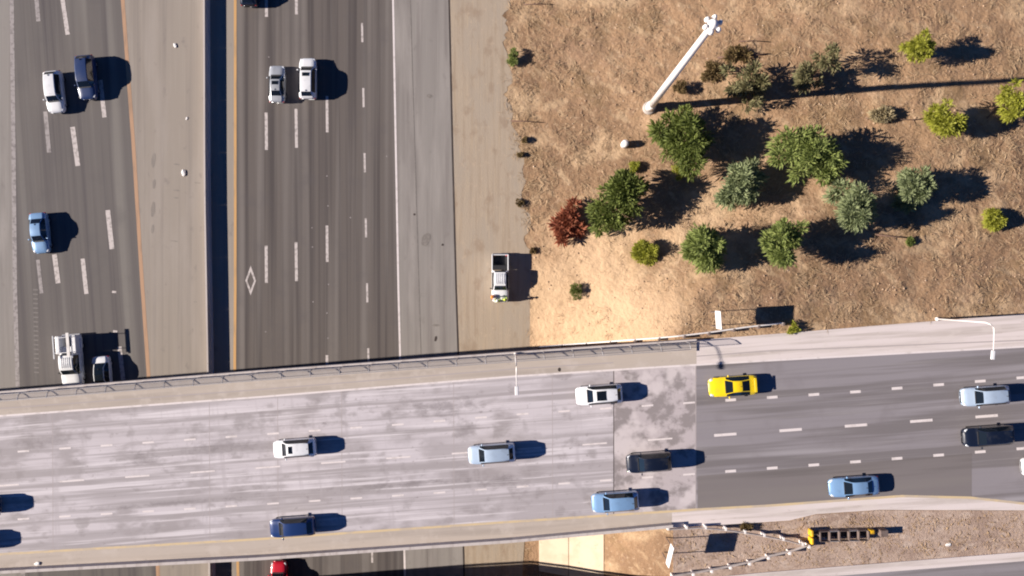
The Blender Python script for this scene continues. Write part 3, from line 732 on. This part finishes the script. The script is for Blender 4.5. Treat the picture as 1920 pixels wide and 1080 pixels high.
# lower freeway
car(SUV, 104, 173, .008, DN + R(6), white_p, 'white crossover heading down the left carriageway beside a dark suv', 4.85, 1.95, cat='suv')
car(SUV, 164, 146, .008, DN + R(5), navy_p, 'dark navy suv just right of the white crossover on the left carriageway', 5.1, 2.05, cat='suv', hs=1.08)
car(SEDAN, 76, 437, .008, DN + R(5), blue_p, 'light blue car alone on the left carriageway near the left edge', 4.7, 1.95, hs=1.06)
car(SEDAN, 520, 158, .012, UPh, silver_p, 'silver grey sedan with sunroof driving left of the white suv', 4.3, 1.84, sunroof=True)
car(SUV, 578, 148, .012, UPh, white_p, 'white suv with sunroof on the right carriageway beside the silver sedan', 4.75, 1.95, sunroof=True, cat='suv')
car(SUV, 468, -27, .012, UPh, black_p, 'dark car cut by the top edge in the carpool lane', 4.9, 1.95, cat='suv')
car(SEDAN, 193, 706, .008, DN + R(4), white_p, 'white car with dark roof beside the work truck, half hidden under the overpass', 4.75, 1.95, roof=glass_m, group=None)
car(SUV, 524, 1090, .012, UPh, red_p, 'red car coming out beneath the overpass at the bottom edge', 4.75, 1.9, cat='suv')
# overpass deck
BW = R(180 + 4.2)
car(SUV, 553, 840, ZD, BW, white_p, 'white hatchback with sunroof in the middle of the pale overpass deck', 4.5, 1.9, sunroof=True, hs=.92)
car(SUV, 922, 850, ZD, BW, pale_p, 'pale blue suv trailing the white sunroof hatchback on the overpass', 4.95, 1.95, cat='suv', hs=1.04)
car(SUV, 1216, 866, ZD, BW, black_p, 'black suv crossing the approach slab joint on the overpass', 4.7, 1.95, cat='suv', hs=1.16)
car(SUV, 1153, 940, ZD, BW, blue_p, 'light blue suv by the yellow line on the approach slab', 4.95, 1.98, cat='suv', hs=1.06)
car(SUV, 549, 987, ZD, BW, mat('car_paint_deep_blue', (.012, .035, .13), (), .3, .1, coat=.8, spec=.5), 'dark blue suv by the lower yellow line', 4.75, 1.95, cat='suv')
car(SUV, 1123, 740, ZD, BW, white_p, 'white car with black glass roof below the fence end', 4.9, 2.0, sunroof=2, hs=.92)
car(SPORT, 1374, 724, ZD, BW, yel_p, 'yellow sports car on the grey asphalt at the overpass end', 5.1, 2.08, cat='sports car', spoiler=True)
car(SUV, 1845, 742, ZD, BW, pale_p, 'silvery blue suv in the upper lane near the right edge', 4.95, 1.95, cat='suv')
car(SUV, 1850, 817, ZD, BW, black_p, 'black suv in the middle lanes near the right edge', 5.2, 2.0, cat='suv', hs=1.06)
car(SEDAN, 1600, 912, ZD, BW, blue_p, 'light blue car above the yellow line on the dark asphalt patch', 5.2, 2.0)
car(SEDAN, 1958, 873, ZD, BW, white_p, 'white car nose cut by the right edge of the view', 4.75, 1.95)
car(SUV, -42, 950, ZD, BW, navy_p, 'upper of two navy cars cut by the left edge on the overpass', 4.75, 1.95, cat='suv')
car(SUV, -66, 1018, ZD, BW, navy_p, 'lower of two navy cars cut by the left edge on the overpass', 4.75, 1.95, cat='suv')

# pickups
PU = [(0, .66, .45, .72, .78, .54), (.012, .80, .38, .82, .92, .66), (.04, .93, .32, .92, 1.03, .78), (.10, .98, .28, .99, 1.10, .84), (.19, 1, .27, 1.03, 1.15, .86), (.235, 1, .27, 1.05, 1.18, .84),
      (.255, 1, .27, 1.06, 1.22, .82), (.345, 1, .27, 1.10, 1.72, .72), (.40, 1, .27, 1.11, 1.80, .71), (.52, 1, .27, 1.12, 1.82, .71), (.625, 1, .27, 1.12, 1.79, .70), (.655, 1, .27, 1.12, 1.30, .74), (.66, 1, .27, 1.12, 1.14, .80)]
def pickup(px, py, rz, Lp, Wp, label, rack):
    c = P(px, py, .7)
    pk = empty('pickup_truck', (c.x, c.y, .016), rz, label, 'pickup truck')
    for nm, (v, f) in loft(PU, Lp, Wp, dict(ws=(.255, .345), rw=(.625, .655), sw=(.255, .62))).items():
        obj(nm[:-2] if nm.startswith('side_window') else nm, v, f, glass_m if 'wind' in nm else (dk_plastic if nm == 'underbody' else white_p), pk, True)
    xb0, xb1 = Lp / 2 - .662 * Lp, -Lp / 2; xm = (xb0 + xb1) / 2
    tk = .42 if rack else .14; bh = 1.12 if rack else .76
    for s in (-1, 1): box('bed_side', (xm, s * (Wp / 2 - tk / 2), .44 + bh / 2), (xb0 - xb1, tk, bh), white_p, pk, .05, 2)
    box('tailgate', (xb1 + .05, 0, .80), (.10, Wp - 2 * tk - .02, .70), white_p, pk, .02)
    box('bed_liner', (xm, 0, .55), (xb0 - xb1 - .22, Wp - 2 * tk - .01, .06), dk_plastic, pk)
    box('rear_bumper', (xb1 - .08, 0, .50), (.14, Wp * .92, .2), rim_m, pk, .03)
    if rack:
        for s in (-1, 1):
            for x in (xb1 + .15, xb0 - .15): box('rack_post', (x, s * (Wp / 2 - .1), 1.6), (.07, .07, .84), white_p, pk)
            box('rack_rail', (xm + .2, s * (Wp / 2 - .1), 2.05), (xb0 - xb1 + .6, .09, .09), white_p, pk)
        for x in (xb1 + .15, xb0 - .15): box('rack_crossbar', (x, 0, 2.04), (.07, Wp - .3, .06), white_p, pk)
        box('ladder', (xm, Wp * .3, 2.14), (xb0 - xb1 + .7, .34, .08), galv, pk)
        for s in (-1, 1): box('wheel_arch', (xm - .05, s * (Wp / 2 + .06), .72), (1.25, .16, .34), white_p, pk, .07, 2)
        box('tool_chest', (xb0 - .42, 0, 1.0), (.7, Wp - 2 * tk - .02, .5), white_p, pk, .04, 2)
    else:
        box('toolbox', (xb0 - .35, 0, .98), (.55, Wp - .32, .34), dk_plastic, pk, .03)
    for k in range(5): box('roof_rib', (Lp / 2 - .49 * Lp, (k - 2) * .22, 1.835), (1.2, .05, .02), white_p, pk)
    wheels(pk, Lp, Wp, Lp / 2 - .17 * Lp, -Lp / 2 + .22 * Lp, .39)
    lights_mirrors(pk, Lp, Wp, .86, .86, Lp / 2 - .29 * Lp, 1.22, dk_plastic, .045)
    return pk
pickup(938, 522, DN, 5.55, 1.98, 'white pickup truck with black open bed parked on the dirt shoulder', False)
pickup(136, 677, DN + R(4), 6.0, 2.3, 'white work truck with ladder rack going under the overpass', True).scale = (1, 1, 1.1)

# ------------------------------------------------------------------ people by the pickup
skin_m = mat('skin', (.42, .24, .17), (), .6); hair_m = mat('hair', (.03, .02, .015), (), .7)
navy_c = mat('navy_workwear', (.03, .03, .07), (), .9); boot_m = mat('boots', (.05, .035, .025), (), .8)
def person(px, py, rz, hgt, top, hat, label, lean=0.0, reach=.2):
    c = P(px, py, 1.5)
    p = empty('person', (c.x, c.y, .02), rz, label, 'person')
    k = hgt / 1.78
    J = {}; V = []; Rr = []; E = []
    def vt(n, x, y, z_, r, par=None):
        J[n] = len(V); V.append((x * k, y * k, z_ * k)); Rr.append((r * k, r * k))
        if par is not None: E.append((J[par], J[n]))
    vt('pel', 0, 0, .95, .14)
    vt('wst', lean * .3, 0, 1.12, .13, 'pel'); vt('chs', lean, 0, 1.34, .155, 'wst'); vt('nk0', lean * 1.2, 0, 1.48, .07, 'chs'); vt('nk', lean * 1.3 + .01, 0, 1.54, .058, 'nk0')
    vt('hd', lean * 1.4 + .03, 0, 1.65, .098, 'nk'); vt('hd2', lean * 1.4 + .02, 0, 1.73, .09, 'hd'); vt('nose', lean * 1.4 + .125, 0, 1.64, .018, 'hd')
    for s in (-1, 1):
        q = str(s)
        vt('hip' + q, 0, s * .10, .88, .105, 'pel'); vt('kn' + q, .02, s * .12, .50, .068, 'hip' + q); vt('an' + q, -.02, s * .13, .10, .05, 'kn' + q); vt('he' + q, -.02, s * .13, .05, .05, 'an' + q); vt('toe' + q, .17, s * .15, .045, .042, 'he' + q)
        vt('sh' + q, lean, s * .20, 1.43, .075, 'chs'); vt('el' + q, lean + .02 + reach * .3, s * .27, 1.15, .05, 'sh' + q); vt('wr' + q, lean + reach, s * .20, .97 + reach * .35, .034, 'el' + q)
        vt('pa' + q, lean + reach + .07, s * .19, .95 + reach * .35, .036, 'wr' + q)
        for i, (dy, ln) in enumerate(((-.03, .075), (-.01, .085), (.01, .08), (.03, .065))):
            vt('f%d%s' % (i, q), lean + reach + .10 + ln * .5, s * .19 + dy, .945 + reach * .35, .0105, 'pa' + q)
            vt('g%d%s' % (i, q), lean + reach + .09 + ln, s * .19 + dy, .915 + reach * .35, .009, 'f%d%s' % (i, q))
        vt('th' + q, lean + reach + .06, s * .14, .94 + reach * .35, .012, 'wr' + q)
    me = bpy.data.meshes.new('body'); me.from_pydata(V, E, [])
    o = bpy.data.objects.new('body', me); C.objects.link(o)
    o.modifiers.new('s', 'SKIN'); o.modifiers.new('u', 'SUBSURF').levels = 1
    sv = me.skin_vertices[0].data if me.skin_vertices else None
    if sv is None:
        bpy.context.view_layer.objects.active = o
    for i, r in enumerate(Rr): sv[i].radius = r; sv[i].use_root = (i == 0)
    dg = bpy.context.evaluated_depsgraph_get(); m2 = bpy.data.meshes.new_from_object(o.evaluated_get(dg))
    bpy.data.objects.remove(o); m2.name = 'body'
    for mm in (navy_c, top, skin_m, boot_m): m2.materials.append(mm)
    for pl in m2.polygons:
        z_ = pl.center.z / k; x = pl.center.x / k; y = abs(pl.center.y) / k
        pl.material_index = 3 if z_ < .12 else (2 if z_ > 1.52 else (2 if (y > .12 and x > lean + reach - .02 and z_ < 1.15) else (1 if z_ > .96 else 0)))
        pl.use_smooth = True
    link(bpy.data.objects.new('body', m2), p)
    hx = (lean * 1.4 + .03) * k
    lathe('hard_hat', [(.165 * k, 0), (.165 * k, .012), (.125 * k, .03), (.118 * k, .09), (.08 * k, .135), (.02 * k, .15)], hat, p, 16, (hx, 0, 1.69 * k))
    for s in (-1, 1): box('vest_stripe', (lean * k, s * .09 * k, 1.488 * k), (.16 * k, .05 * k, .02 * k), lamp_w, p, .004)
    return p
orange_c = mat('orange_workwear', (.80, .20, .02), (), .85); lime_c = mat('lime_workwear', (.50, .68, .03), (), .85)
hat_o = mat('orange_hard_hat', (.85, .28, .03), (), .4); hat_w = mat('white_hard_hat', (.8, .8, .78), (), .4); hat_l = mat('lime_hard_hat', (.60, .72, .10), (), .4)
person(922, 557, R(-10), 1.8, orange_c, hat_o, 'person in an orange vest and orange hard hat by the pickup corner', .02, .25)
person(932, 565.5, R(80), 1.76, lime_c, hat_w, 'person in a lime vest and white hard hat facing the pickup hood', .05, .3)
person(947, 563, R(110), 1.82, lime_c, hat_l, 'person in lime vest and lime hard hat at the pickup, nearest its shadow', .04, .28)

# ------------------------------------------------------------------ trees and shrubs
LEAF = {
 'olive': [(.062, .085, .018), (.125, .16, .032), (.19, .23, .055), (.08, .105, .024), (.25, .29, .08)],
 'green': [(.11, .145, .038), (.205, .255, .068), (.285, .335, .10), (.145, .185, .048), (.35, .395, .135)],
 'sage': [(.125, .155, .075), (.225, .265, .13), (.295, .335, .17), (.16, .195, .095), (.35, .39, .215)],
 'lime': [(.21, .22, .022), (.32, .335, .035), (.39, .40, .06), (.25, .26, .028), (.45, .45, .10)],
 'brown': [(.13, .085, .042), (.19, .13, .06), (.15, .11, .04), (.25, .175, .09)],
 'red': [(.26, .080, .040), (.36, .12, .066), (.22, .062, .036), (.44, .18, .10)],
 'drab': [(.12, .115, .055), (.21, .20, .095), (.16, .13, .065), (.27, .25, .13), (.10, .10, .04)],
 'straw': [(.34, .28, .17), (.42, .35, .22), (.28, .23, .12)],
}
LM = {k: mat('leaf_' + k, v[0], (), .7, island=v, leafy=.3) for k, v in LEAF.items()}
def leaf(V, Fc, c, d, ln, wd, rnd, droop=.25):
    s = d.cross(Vector((0, 0, 1)))
    if s.length < .05: s = Vector((1, 0, 0))
    s = (s.normalized() + Vector((rnd.uniform(-.5, .5), rnd.uniform(-.5, .5), rnd.uniform(-.5, .5)))).normalized() * wd
    m_ = c + d * ln * .5; e = c + d * ln + Vector((0, 0, -droop * ln)); b = len(V)
    V += [c, m_ + s, e, m_ - s]; Fc.append((b, b + 1, b + 2, b + 3))
def shrub(name, px, py, rpx, hgt, kind, label, cat='tree', dens=1.0, sx=1.0, sy=1.0, sparse=0.0, lf=1.0, base=None, seed=0, group=None, flat=.5):
    rnd = random.Random(seed + int(px * 7 + py))
    if cat == 'tree': hgt *= 1.34; rpx *= 1.09
    g = G(px, py, hgt * .55); r = rpx * (H - g.z - hgt * .55) / F
    root = empty(name, (g.x, g.y, g.z - .05), 0, label, cat, group)
    V, Fc = [], []
    # limbs
    tv_, tf_ = [], []
    tr_ = max(.03, r * .055)
    top = Vector((rnd.uniform(-.1, .1) * r, rnd.uniform(-.1, .1) * r, hgt * .72))
    tube(tv_, tf_, [(0, 0, -.15), top * .3, top * .65, top], [tr_ * 1.3, tr_, tr_ * .7, tr_ * .25], 6)
    ncl = int((50 if r > 1.4 else 26) * dens)
    clumps = []
    lob = .30 + .25 * sparse; lobes = [(Vector((max(-.5, min(.5, rnd.gauss(0, lob))), max(-.5, min(.5, rnd.gauss(0, lob))), rnd.gauss(.05, .28))), rnd.uniform(.42, .62)) for _ in range(6 if r > 1.4 else 4)]
    mid = sum((c_ for c_, _ in lobes), Vector()) / len(lobes); lobes = [(c_ - Vector((mid.x, mid.y, 0)), q_) for c_, q_ in lobes] + [(Vector((0, 0, 0)), .74)]
    for i in range(ncl):
        for _ in range(40):
            u = Vector((rnd.gauss(0, 1), rnd.gauss(0, 1), rnd.gauss(0, .9))).normalized()
            rad = rnd.uniform(.35, 1.0) ** .6
            lump = .82 + .36 * noise.noise((u.x * 1.6 + px, u.y * 1.6 + py, u.z * 1.6))
            lc, lr = rnd.choice(lobes); q = lc + u * (lr * rad * lump * 1.12)
            p = Vector((q.x * r * sx, q.y * r * sy, hgt * .54 + max(-1, min(1.05, q.z)) * hgt * .42))
            if p.z < .12 * hgt: continue
            if sparse and rnd.random() < sparse * abs(noise.noise((p.x * .8 + px, p.y * .8, 2))) * 4: continue
            break
        clumps.append((p, u))
    for p, u in clumps[::2]:
        tube(tv_, tf_, [top * rnd.uniform(.3, .7), p * .6 + top * .2, p], [tr_ * .45, tr_ * .3, tr_ * .1], 4, False)
    ll = (.60 if r > 1.4 else .40) * lf * max(.7, min(1.15, r / 2.4)); 
    for p, u in clumps:
        nl = int(rnd.uniform(60, 130) * (.55 if r < 1.2 else 1)); hue = rnd.uniform(.8, 1.2)
        cs = (.26 if r > 1.4 else .20) * r * hue
        for _ in range(nl):
            dv = Vector((rnd.gauss(0, 1), rnd.gauss(0, 1), rnd.gauss(0, .8))).normalized()
            c = p + dv * cs * rnd.uniform(.05, .8) * Vector((1, 1, .8)).length * .6
            if c.z < .05: c.z = .05
            d = (dv * .9 + u * .5 + Vector((0, 0, .25))).normalized()
            leaf(V, Fc, c, d, ll * rnd.uniform(.45, 1.25), ll * rnd.uniform(.08, .17), rnd)
    obj('trunk', tv_, tf_, bark, root, True)
    obj('crown', V, Fc, LM[kind], root)
    return root
shrub('tree', 1280, 262, 55, 4.8, 'olive', 'dark olive tree just below the foot of the light mast', dens=1.25, sx=1.05, sparse=.3)
shrub('tree', 1524, 288, 60, 5.2, 'green', 'large round fresh green tree, widest crown of the grove', dens=1.5)
shrub('tree', 1395, 345, 42, 4.2, 'sage', 'round grey-green tree between the dark olive tree and the two front-row trees', dens=1.1)
shrub('tree', 1605, 388, 45, 4.2, 'sage', 'grey-green tree below right of the large round green tree', dens=1.1, sy=1.1)
shrub('tree', 1716, 350, 38, 3.6, 'sage', 'pale sage tree, rightmost of the dense grove', dens=1.0)
shrub('tree', 1317, 463, 47, 4.4, 'green', 'soft green round tree at the lower left of the grove', dens=1.2, seed=3)
shrub('tree', 1466, 450, 41, 4.2, 'green', 'bright green tree with dark gaps in the lower row of the grove', dens=1.0, sparse=.2, seed=5)
shrub('tree', 1163, 372, 60, 4.6, 'olive', 'sprawling dark green tree beside the red dead branches', dens=1.15, sparse=.5, seed=2, sx=1.0)
shrub('dead_shrub', 1074, 424, 40, 1.2, 'red', 'rust red dead shrub at the left foot of the dark sprawling tree', 'shrub', dens=.42, sx=.9, sy=1.25, sparse=.9, lf=1.3)
shrub('shrub', 1209, 474, 27, 2.2, 'lime', 'small yellow-green shrub in front of the soft green round tree', 'shrub', dens=1.1)
shrub('shrub', 1079, 545, 18, 1.3, 'olive', 'small dark shrub alone on the bare slope beside the pickup', 'shrub', lf=.9)
shrub('tree', 1771, 228, 33, 3.4, 'lime', 'yellow-green young tree above the pale sage tree, below the mast shadow', dens=1.0, sparse=.3)
shrub('tree', 1724, 88, 28, 3.6, 'lime', 'yellow-green tree at the upper right above the mast shadow', dens=.8, sparse=.4)
shrub('tree', 1893, 190, 30, 3.0, 'lime', 'light green sapling at the right edge on the mast shadow line', dens=.5, sparse=.5, sx=.7, sy=1.2)
shrub('tree', 1530, 132, 36, 3.4, 'drab', 'sparse brownish olive tree above the mast shadow at the top of the grove', dens=.5, sparse=.8, seed=4)
shrub('tree', 1402, 168, 44, 2.6, 'drab', 'thin straggly drab olive tree right of the light mast', dens=.36, sparse=.8, sx=.9, sy=1.15)
shrub('shrub', 1275, 165, 16, 1.7, 'brown', 'small brown dry shrub under the leaning light mast', 'shrub', dens=1.1)
shrub('shrub', 1866, 412, 25, 1.8, 'lime', 'flat pale lime shrub alone near the right edge', 'shrub', dens=1.0, sy=.7)
shrub('shrub', 962, 107, 16, 1.5, 'green', 'small green bush at the top edge of the dirt shoulder', 'shrub', sy=1.3)
shrub('shrub', 1190, 313, 11, .9, 'lime', 'tiny bright green bush left of the dark olive tree', 'shrub')
shrub('shrub', 1278, 318, 18, 1.3, 'lime', 'bright yellow-green bush at the lower edge of the dark olive tree', 'shrub')
shrub('shrub', 1708, 452, 8, .7, 'olive', 'tiny dark bush at the end of a fallen stick', 'shrub')
shrub('shrub', 1655, 214, 25, 1.0, 'straw', 'pale dry brush left of the young yellow-green tree', 'shrub', dens=.6, sy=.6)
shrub('shrub', 1340, 135, 34, .5, 'brown', 'low brown dead brush to the right of the light mast', 'shrub', dens=.2, sy=.5, sparse=.6)
shrub('shrub', 1392, 100, 40, .4, 'brown', 'long low strip of dead brush above the straggly tree', 'shrub', dens=.16, sy=.2, sparse=.5)
shrub('shrub', 1487, 615, 14, .8, 'lime', 'little yellowish weed clump beside the road sign shadow', 'shrub', dens=.6)
shrub('shrub', 1402, 988, 14, .6, 'brown', 'low brown weeds behind the upper guardrail', 'shrub', dens=.7, sx=1.6, sy=.6)
for px in (975, 985): pass
for (px, py, k_) in ((975, 290, 1), (985, 262, 2), (975, 380, 3), (1000, 470, 4)):
    shrub('weed', px, py, 8, .5, 'brown', ['', 'low weed on the dirt shoulder edge, lower of the top two', 'low weed on the dirt shoulder edge, topmost',
          'low weed on the dirt edge left of the red dead shrub', 'low weed just above the pickup shadow'][k_], 'weed', dens=.35)
def branch(pts, r, label):
    w3 = [G(x, y) for x, y in pts]; c = w3[0]
    b = empty('fallen_branch', c, 0, label, 'branch')
    v, f = [], []
    tube(v, f, [p - c + Vector((0, 0, r * .8 + .06 * i % .1)) for i, p in enumerate(w3)], [r * (1 - .6 * i / len(w3)) for i in range(len(w3))], 6)
    obj('limb', v, f, deadwood, b, True)
    v, f = [], []
    for i in range(1, len(w3) - 1):
        p = w3[i] - c; d = Vector((random.uniform(-.5, .5), random.choice((-1, 1)) * random.uniform(.4, .9), .15))
        tube(v, f, [p + Vector((0, 0, r)), p + d * .6 + Vector((0, 0, r)), p + d + Vector((0, 0, r * .6))], [r * .4, r * .3, r * .12], 5)
    obj('twig', v, f, deadwood, b, True)
branch([(1048, 443), (1070, 436), (1090, 425), (1112, 412)], .12, 'grey bare branch lying through the red dead shrub')
branch([(1345, 109), (1375, 107), (1410, 104), (1440, 102)], .14, 'dark fallen branch in the dead brush right of the mast head')
branch([(1385, 78), (1410, 77), (1442, 79)], .08, 'thin fallen branch, uppermost near the mast head')
branch([(1622, 222), (1670, 224), (1710, 225), (1740, 222)], .08, 'long thin fallen stick left of the young yellow-green tree')
branch([(1640, 440), (1675, 444), (1705, 446)], .10, 'short dark stick reaching from the tree shadow to a tiny bush')
branch([(982, 9), (1010, 8), (1036, 9)], .07, 'thin dark stick at the top edge beside the dirt shoulder')
branch([(958, 227), (985, 228), (1018, 230)], .08, 'thin dark stick across the edge of the dirt shoulder')
branch([(1850, 222), (1865, 205), (1888, 188)], .06, 'bent bare stem leading to the sapling at the right edge')

# litter on the median shoulder
def litter(px, py, s, label, z=.012):
    c = P(px, py, z + .05); e = empty('litter', (c.x, c.y, z), random.uniform(0, 3), label, 'litter')
    bm = bmesh.new(); bmesh.ops.create_icosphere(bm, subdivisions=2, radius=.5)
    for v in bm.verts: v.co += v.normal * noise.noise(v.co * 4) * .25
    bmesh.ops.scale(bm, vec=(s * 1.3, s * .8, s * .3), verts=bm.verts); bmesh.ops.translate(bm, vec=(0, 0, s * .13), verts=bm.verts)
    obj_bm('crumpled_bag', bm, white_en, e)
litter(328, 85, .45, 'white plastic litter on the median shoulder near the top')
litter(350, 222, .3, 'small pale scrap on the median shoulder, middle of three')
litter(344, 324, .62, 'crumpled pale debris with dark shadow, lowest on the median shoulder')
litter(70, 1057, .5, 'white scrap on the lower shoulder of the overpass at the left', ZD + .004)
litter(1778, 1021, .5, 'pale rubbish lying on the dirt right of the crash cushion', ZD - .16)

# ------------------------------------------------------------------ dry grass: straw and twigs over the slope
rnd = random.Random(11); V = []; Fc = []
straw = mat('straw', (.5, .36, .22), (), .9, island=[(.36, .24, .14), (.46, .325, .20), (.30, .195, .115), (.52, .38, .24), (.40, .28, .165)])
def on_slope(px, py):
    return py < poly(D_UP, px) - 8 and px > poly(DIRT, py) - 10
n_cl = 0
while n_cl < 2100:
    px, py = rnd.uniform(945, 1960), rnd.uniform(-30, 650)
    if not on_slope(px, py): continue
    if noise.noise((px * .012, py * .012, 5)) < -.05 and rnd.random() < .7: continue
    if math.hypot(px - 1120, py - 575) < 170 and rnd.random() < .75: continue
    n_cl += 1; g = G(px, py); a0 = rnd.uniform(0, 6.28); big = rnd.random()
    for _ in range(rnd.randint(5, 14)):
        a = a0 + rnd.gauss(0, .7); d = Vector((math.cos(a), math.sin(a), rnd.uniform(.03, .34))).normalized()
        c = Vector((g.x + rnd.gauss(0, .28), g.y + rnd.gauss(0, .28), 0)); c.z = g.z + .03
        leaf(V, Fc, c, d, rnd.uniform(.25, .75) * (1 + big * .8), rnd.uniform(.012, .034), rnd, .12)
gr = obj('dry_grass', V, Fc, straw); tag(gr, 'matted straw and dry grass covering the brown slope', 'grass', kind='stuff')
V = []; Fc = []
for _ in range(420):
    px, py = rnd.uniform(1260, 1930), rnd.uniform(965, 1062)
    if not (poly(D_LOW, px) + 6 < py < poly(E_UP, px) - 6): continue
    p = P(px, py, ZD - .14); a0 = rnd.uniform(0, 6.28)
    for _ in range(7):
        a = a0 + rnd.gauss(0, .8); d = Vector((math.cos(a), math.sin(a), rnd.uniform(.05, .4))).normalized()
        leaf(V, Fc, p + Vector((rnd.gauss(0, .3), rnd.gauss(0, .3), .02)), d, rnd.uniform(.2, .6), rnd.uniform(.015, .04), rnd, .15)
gr = obj('gore_grass', V, Fc, straw); tag(gr, 'thin dry grass on the dirt gore between the two overpasses', 'grass', kind='stuff')
V = []; Fc = []
for _ in range(1500):                  # clods and stones on the bare slope
    px, py = rnd.uniform(985, 1940), rnd.uniform(-20, 640)
    if not on_slope(px, py) or noise.noise((px * .02, py * .02, 9)) < -.1: continue
    g = G(px, py); r = rnd.uniform(.04, .13) * (1.6 if rnd.random() < .08 else 1); b = len(V); a0 = rnd.uniform(0, 6)
    for k in range(5): V.append(g + Vector((math.cos(a0 + k * 1.257) * r * rnd.uniform(.7, 1.2), math.sin(a0 + k * 1.257) * r * rnd.uniform(.7, 1.2), -.03)))
    V.append(g + Vector((rnd.uniform(-.3, .3) * r, rnd.uniform(-.3, .3) * r, r * rnd.uniform(.6, 1.1))))
    Fc += [(b + k, b + (k + 1) % 5, b + 5) for k in range(5)]
clod = mat('soil_clods', (.3, .2, .13), (), .95, island=[(.22, .14, .09), (.40, .28, .19), (.30, .2, .13), (.5, .38, .28)])
cl = obj('soil_clods', V, Fc, clod); tag(cl, 'scattered clods and small stones on the dry slope', 'soil', kind='stuff')

# ------------------------------------------------------------------ groups of alike things
GR = {'tree': 'trees on the dry slope', 'shrub': 'shrubs on the dry slope', 'weed': 'weeds along the dirt shoulder', 'branch': 'fallen branches on the slope',
      'litter': 'litter beside the roads', 'person': 'workers by the parked pickup', 'street lamp': 'street lamps along the overpass', 'guardrail': 'guardrails at the overpass end',
      'bridge': 'overpasses crossing the freeway', 'sign': 'roadside signs'}
for o in list(S.objects):
    if o.parent is None and o.get('category') and not o.get('kind'):
        c_ = o['category']
        if c_ in GR: o['group'] = GR[c_]
        elif c_ in ('car', 'suv', 'sports car', 'pickup truck'): o['group'] = 'cars driving on the overpass' if o.location.z > 3 else 'vehicles on the lower freeway'
